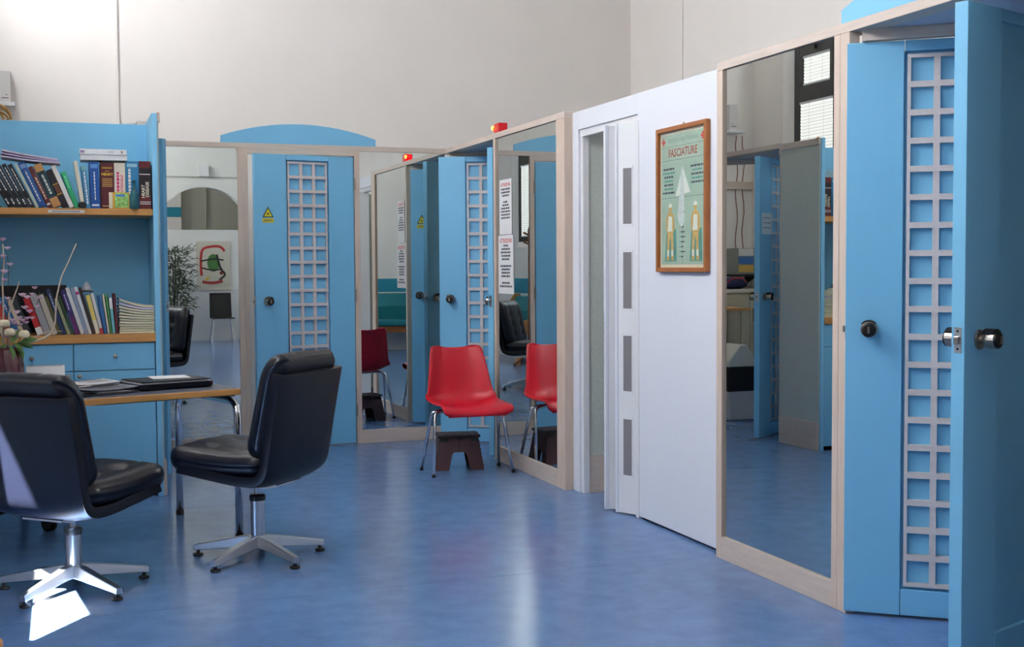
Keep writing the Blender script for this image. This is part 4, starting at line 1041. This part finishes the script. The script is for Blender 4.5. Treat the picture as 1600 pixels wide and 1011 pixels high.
# ------------------------------------------------------------------ what the mirrors show: far end of the hall
def side_chair():
    t = thing('side_chair', (-.10, -13.06, 0), radians(90), 'black moulded chair with thin chrome legs under the abstract print', 'chair')
    prof = spline([(.21, .425), (.19, .44), (.0, .435), (-.15, .43), (-.20, .47), (-.225, .65), (-.25, .87)], 5); rows = []
    for i, c in enumerate(prof):
        hw = .20 - .015 * (i / len(prof)); rows.append([(c.x + .02 * abs(k / 4) ** 3 * (1 if i > 18 else 0), k / 4 * hw, c.y) for k in range(-4, 5)])
    put('seat_shell', MB().grid(rows), 'blackplastic', t, smooth=True, solid=.012)
    for sx, tx in ((.20, .10), (-.21, -.10)):
        for sy in (-1, 1): put('leg', MB().tube([(sx, sy * .20, 0), (tx, sy * .15, .43)], .008, 8), 'chrome', t)
side_chair()
def print_board():
    t = thing('abstract_print', (-.17, -13.638, .916), 0, 'unframed abstract print with red, green and black shapes on the white partition', 'picture')
    put('canvas', MB().box(-.30, .30, 0, .012, 0, .88), colour((206, 202, 186)), t)
    T = frame_T((0, .012, .44), (-1, 0, 0), (0, 0, 1))
    def blob(nm, pts, m, d=.001): put(nm, MB().prism(pts, 0, d, 'z', T), colour(m), t)
    def stroke(pts, w_, m, d):
        pts = spline(pts, 5); L = []; R_ = []
        for i, p in enumerate(pts):
            q = (pts[min(i + 1, len(pts) - 1)] - pts[max(i - 1, 0)]).normalized(); n = Vector((-q.y, q.x)) * w_; L.append(p + n); R_.append(p - n)
        b = MB().add([(p.x, p.y, d) for p in L] + [(p.x, p.y, d) for p in R_], [(i, i + 1, len(L) + i + 1, len(L) + i) for i in range(len(L) - 1)], T)
        put('brush_stroke', b, colour(m), t, solid=.0006)
    blob('green_shape', [(.11 * cos(a * pi / 8), .05 + .16 * sin(a * pi / 8)) for a in range(16)], (70, 120, 60))
    stroke([(-.2, .26), (-.12, .34), (.05, .34), (.19, .28), (.22, .05), (.21, -.18)], .022, (178, 48, 46), .0014)
    stroke([(-.18, .10), (0, .12), (.22, .08)], .014, (36, 36, 36), .0018); stroke([(-.16, -.06), (.02, -.08), (.20, -.04)], .014, (36, 36, 36), .0018)
    stroke([(-.10, -.26), (-.2, -.16), (-.12, -.04), (-.06, .2)], .02, (40, 38, 36), .0020)
    stroke([(-.16, -.28), (.02, -.31), (.2, -.29)], .026, (150, 44, 40), .0022); stroke([(.08, -.2), (.14, -.26)], .018, (206, 176, 40), .0026)
    blob('red_spot', [(-.14 + .035 * cos(a * pi / 6), -.13 + .035 * sin(a * pi / 6)) for a in range(12)], (120, 40, 36), .0024)
print_board()
def plant():
    t = thing('potted_plant', (-.92, -13.02, 0), 0, 'tall potted plant with narrow dark leaves before the white partition', 'plant')
    put('pot', MB().lathe([(.13, 0), (.17, .28), (.175, .30), (.155, .30), (.15, .26)], 20), colour((150, 90, 66)), t)
    put('soil', MB().lathe([(.15, .255), (.15, .265)], 16), colour((50, 38, 30)), t)
    rnd = random.Random(2); fol = MB()
    for k in range(4):
        a = k * 1.7; p = [(.03 * cos(a), .03 * sin(a), .26), (.06 * cos(a), .06 * sin(a), .8), (.12 * cos(a), .12 * sin(a), 1.3 + .08 * k)]
        put('stem', MB().tube(p, .012, 6), 'stem', t)
    for k in range(900):
        a = rnd.uniform(0, 2 * pi); r = rnd.uniform(.02, .34); z = rnd.uniform(.60, 1.66); L = rnd.uniform(.10, .18)
        T = Tr(r * cos(a), r * sin(a), z) @ Rz(a + rnd.uniform(-1, 1)) @ Ry(radians(rnd.uniform(-50, 40)))
        fol.add([(0, 0, 0), (L * .4, -.012, .004), (L, 0, -.02), (L * .4, .012, .004)], [(0, 1, 2, 3)], T)
    tag(put('foliage', fol, 'darkleaf', t), kind='stuff')
plant()
# teal benches with oak frames
def bench(loc, rz, L, label):
    t = thing('upholstered_bench', loc, rz, label, 'bench')
    # local: length along X, back at +Y
    for x in (0.02, L - .02):
        pts = [(-.02, 0), (.02, 0), (.02, .42), (-.02, .42)]
        put('end_frame', MB().prism([(-.50, 0), (-.44, 0), (-.44, .40), (-.06, .42), (-.06, 0), (0, 0), (0, .88), (-.03, .93), (-.10, .93), (-.20, .80), (-.26, .62), (-.50, .56)], x - .02, x + .02, 'x'), 'oak', t, bev=.006)
    put('seat_cushion', MB().box(.04, L - .04, -.50, -.10, .40, .50), 'teal', t, bev=.03)
    put('back_cushion', MB().prism([(-.12, .46), (-.03, .46), (-.02, .90), (-.09, .90), (-.16, .70)], .04, L - .04, 'x'), 'teal', t, bev=.02)
    put('seat_rail', MB().box(.04, L - .04, -.47, -.43, .30, .40), 'brownwood', t)
bench((-3.0, -9.92, 0), pi, 0, '') if False else None
b1 = bench((-1.42, -9.885, 0), pi, 1.28, 'teal upholstered bench with oak ends along the banded rear wall')
b2 = bench((-3.36, -7.30, 0), pi / 2, 1.15, 'teal upholstered bench with oak ends under the window') if False else bench((-3.36, -7.35, 0), radians(90), 1.15, 'teal upholstered bench with oak ends under the left window')
def coat_stand():
    t = thing('coat_stand', (-3.02, -6.1, 0), 0, 'brown wooden coat stand with turned pegs in front of the bench window', 'coat stand')
    put('pole', MB().lathe([(.032, .10), (.035, .5), (.028, 1.0), (.024, 1.55), (.030, 1.62), (.030, 1.78), (.012, 1.84), (.004, 1.86)], 16), 'brownwood', t, smooth=True)
    for k in range(3): put('foot', MB().tube(rounded([(0, 0, .30), (.12 * cos(k * 2.09), .12 * sin(k * 2.09), .10), (.24 * cos(k * 2.09), .24 * sin(k * 2.09), .015)], .05, 4), .016, 8), 'brownwood', t, smooth=True)
    for k in range(4):
        a = k * pi / 2 + .5
        for z in (1.60, 1.72): put('peg', MB().tube([(.02 * cos(a), .02 * sin(a), z), (.11 * cos(a), .11 * sin(a), z + .03)], [.010, .012], 8), 'brownwood', t)
coat_stand()
# kitchenette behind the bookshelf
t = thing('base_cabinet', (-2.85, .93, 0), 0, 'beige laminate cabinet against the back wall behind the bookshelf', 'cabinet')
put('body', MB().box(-.51, .45, -.23, .25, .06, 1.06), 'beige', t, bev=.004); put('plinth', MB().box(-.49, .43, -.20, .25, 0, .06), 'ink', t); put('counter', MB().box(-.515, .46, -.25, .26, 1.06, 1.09), 'cream', t, bev=.004)
for x0, x1 in ((-.505, -.19), (-.185, .13), (.135, .445)):
    d = put('door', MB().box(x0, x1, -.246, -.23, .07, 1.05), 'beige', t, bev=.003); put('handle', MB().box(x1 - .04, x1 - .03, -.266, -.246, .80, .92), 'steel', d)
t = thing('wall_shelf', (-3.0, 1.08, 1.205), 0, 'thin black wall shelf above the beige cabinet', 'shelf')
put('board', MB().box(-.34, .12, -.13, .12, 0, .02), 'blackplastic', t); 
for x in (-.3, .08): put('bracket', MB().prism([(.12, 0), (-.08, 0), (.12, -.08)], x - .008, x + .008, 'x'), 'blackmetal', t)
t = thing('supply_boxes', (-3.13, 1.08, 1.225), 0, 'grey tray box with white and blue packs on the black wall shelf', 'box')
put('tray', MB().box(-.12, .05, -.12, .11, 0, .24), colour((140, 144, 138)), t, bev=.003)
for k in range(3): put('pack', MB().box(-.11, .045, -.124, -.118, .02 + k * .075, .085 + k * .075), (colour((206, 170, 90)), colour((60, 110, 180)), 'paper')[k], t)
t = thing('bundle_bag', (-3.0, .93, 1.09), 0, 'dark blue bundled bag lying on the beige cabinet', 'bag')
rows = []
for i in range(9):
    f = i / 8; r = (1 - abs(2 * f - 1) ** 3) ** .5
    rows.append([(-.16 + .30 * f, -.09 * r * cos(a * 2 * pi / 14) * (1 + .08 * sin(5 * a + i)), .055 + .052 * r * sin(a * 2 * pi / 14) * (1 + .06 * cos(3 * a + 2 * i))) for a in range(14)])
b = MB().grid(rows, close_u=True); put('bag_body', b, mat('navy_cloth', (24, 34, 74), .8, var=.3, vscale=20), t, smooth=True); put('bag_strap', MB().tube([(-.1, -.08, .06), (-.05, -.1, .10), (.05, -.1, .10), (.1, -.08, .06)], .006, 6), colour((170, 30, 50)), t)
t = thing('work_table', (-2.62, .50, 0), 0, 'small oak topped side table behind the bookshelf', 'table')
put('table_top', MB().box(-.22, .30, -.16, .16, .915, .94), 'oak', t, bev=.003)
for x in (-.16, .25):
    for y in (-.12, .12): put('leg', MB().box(x - .015, x + .015, y - .015, y + .015, 0, .915), 'beige', t)
t = thing('swing_bin', (-2.60, .19, 0), 0, 'cream swing-lid waste bin with a black bag, behind the bookshelf', 'bin')
put('bin_body', MB().prism([(-.13, -.12), (.13, -.12), (.13, .12), (-.13, .12)], 0, .42), 'greyplastic', t, bev=.02)
put('bag_cuff', MB().prism([(-.135, -.125), (.135, -.125), (.135, .125), (-.135, .125)], .24, .455), 'blackplastic', t, bev=.02)
put('swing_lid', MB().prism([(-.14, .455), (.14, .455), (.14, .50), (.03, .64), (-.03, .64), (-.14, .50)], -.128, .128, 'y'), 'cream', t, bev=.01)
for i, (xx, lab) in enumerate(((-3.20, 'thin brown cable hanging down the back wall above the cabinet'), (-3.27, 'second brown cable hanging beside the shelf boxes'))):
    o = put('cable', MB().tube([(xx + .012 * sin(k * 1.3 + i), YB - .006, 2.52 - k * .09) for k in range(14)], .004, 6), 'brownwood'); tag(o, lab, 'cable')
o = put('wall_batten', MB().box(-3.36, -2.0, YB - .03, YB, 2.02, 2.09), 'wood_h'); tag(o, 'pale wooden batten along the back wall behind the bookshelf', 'batten')
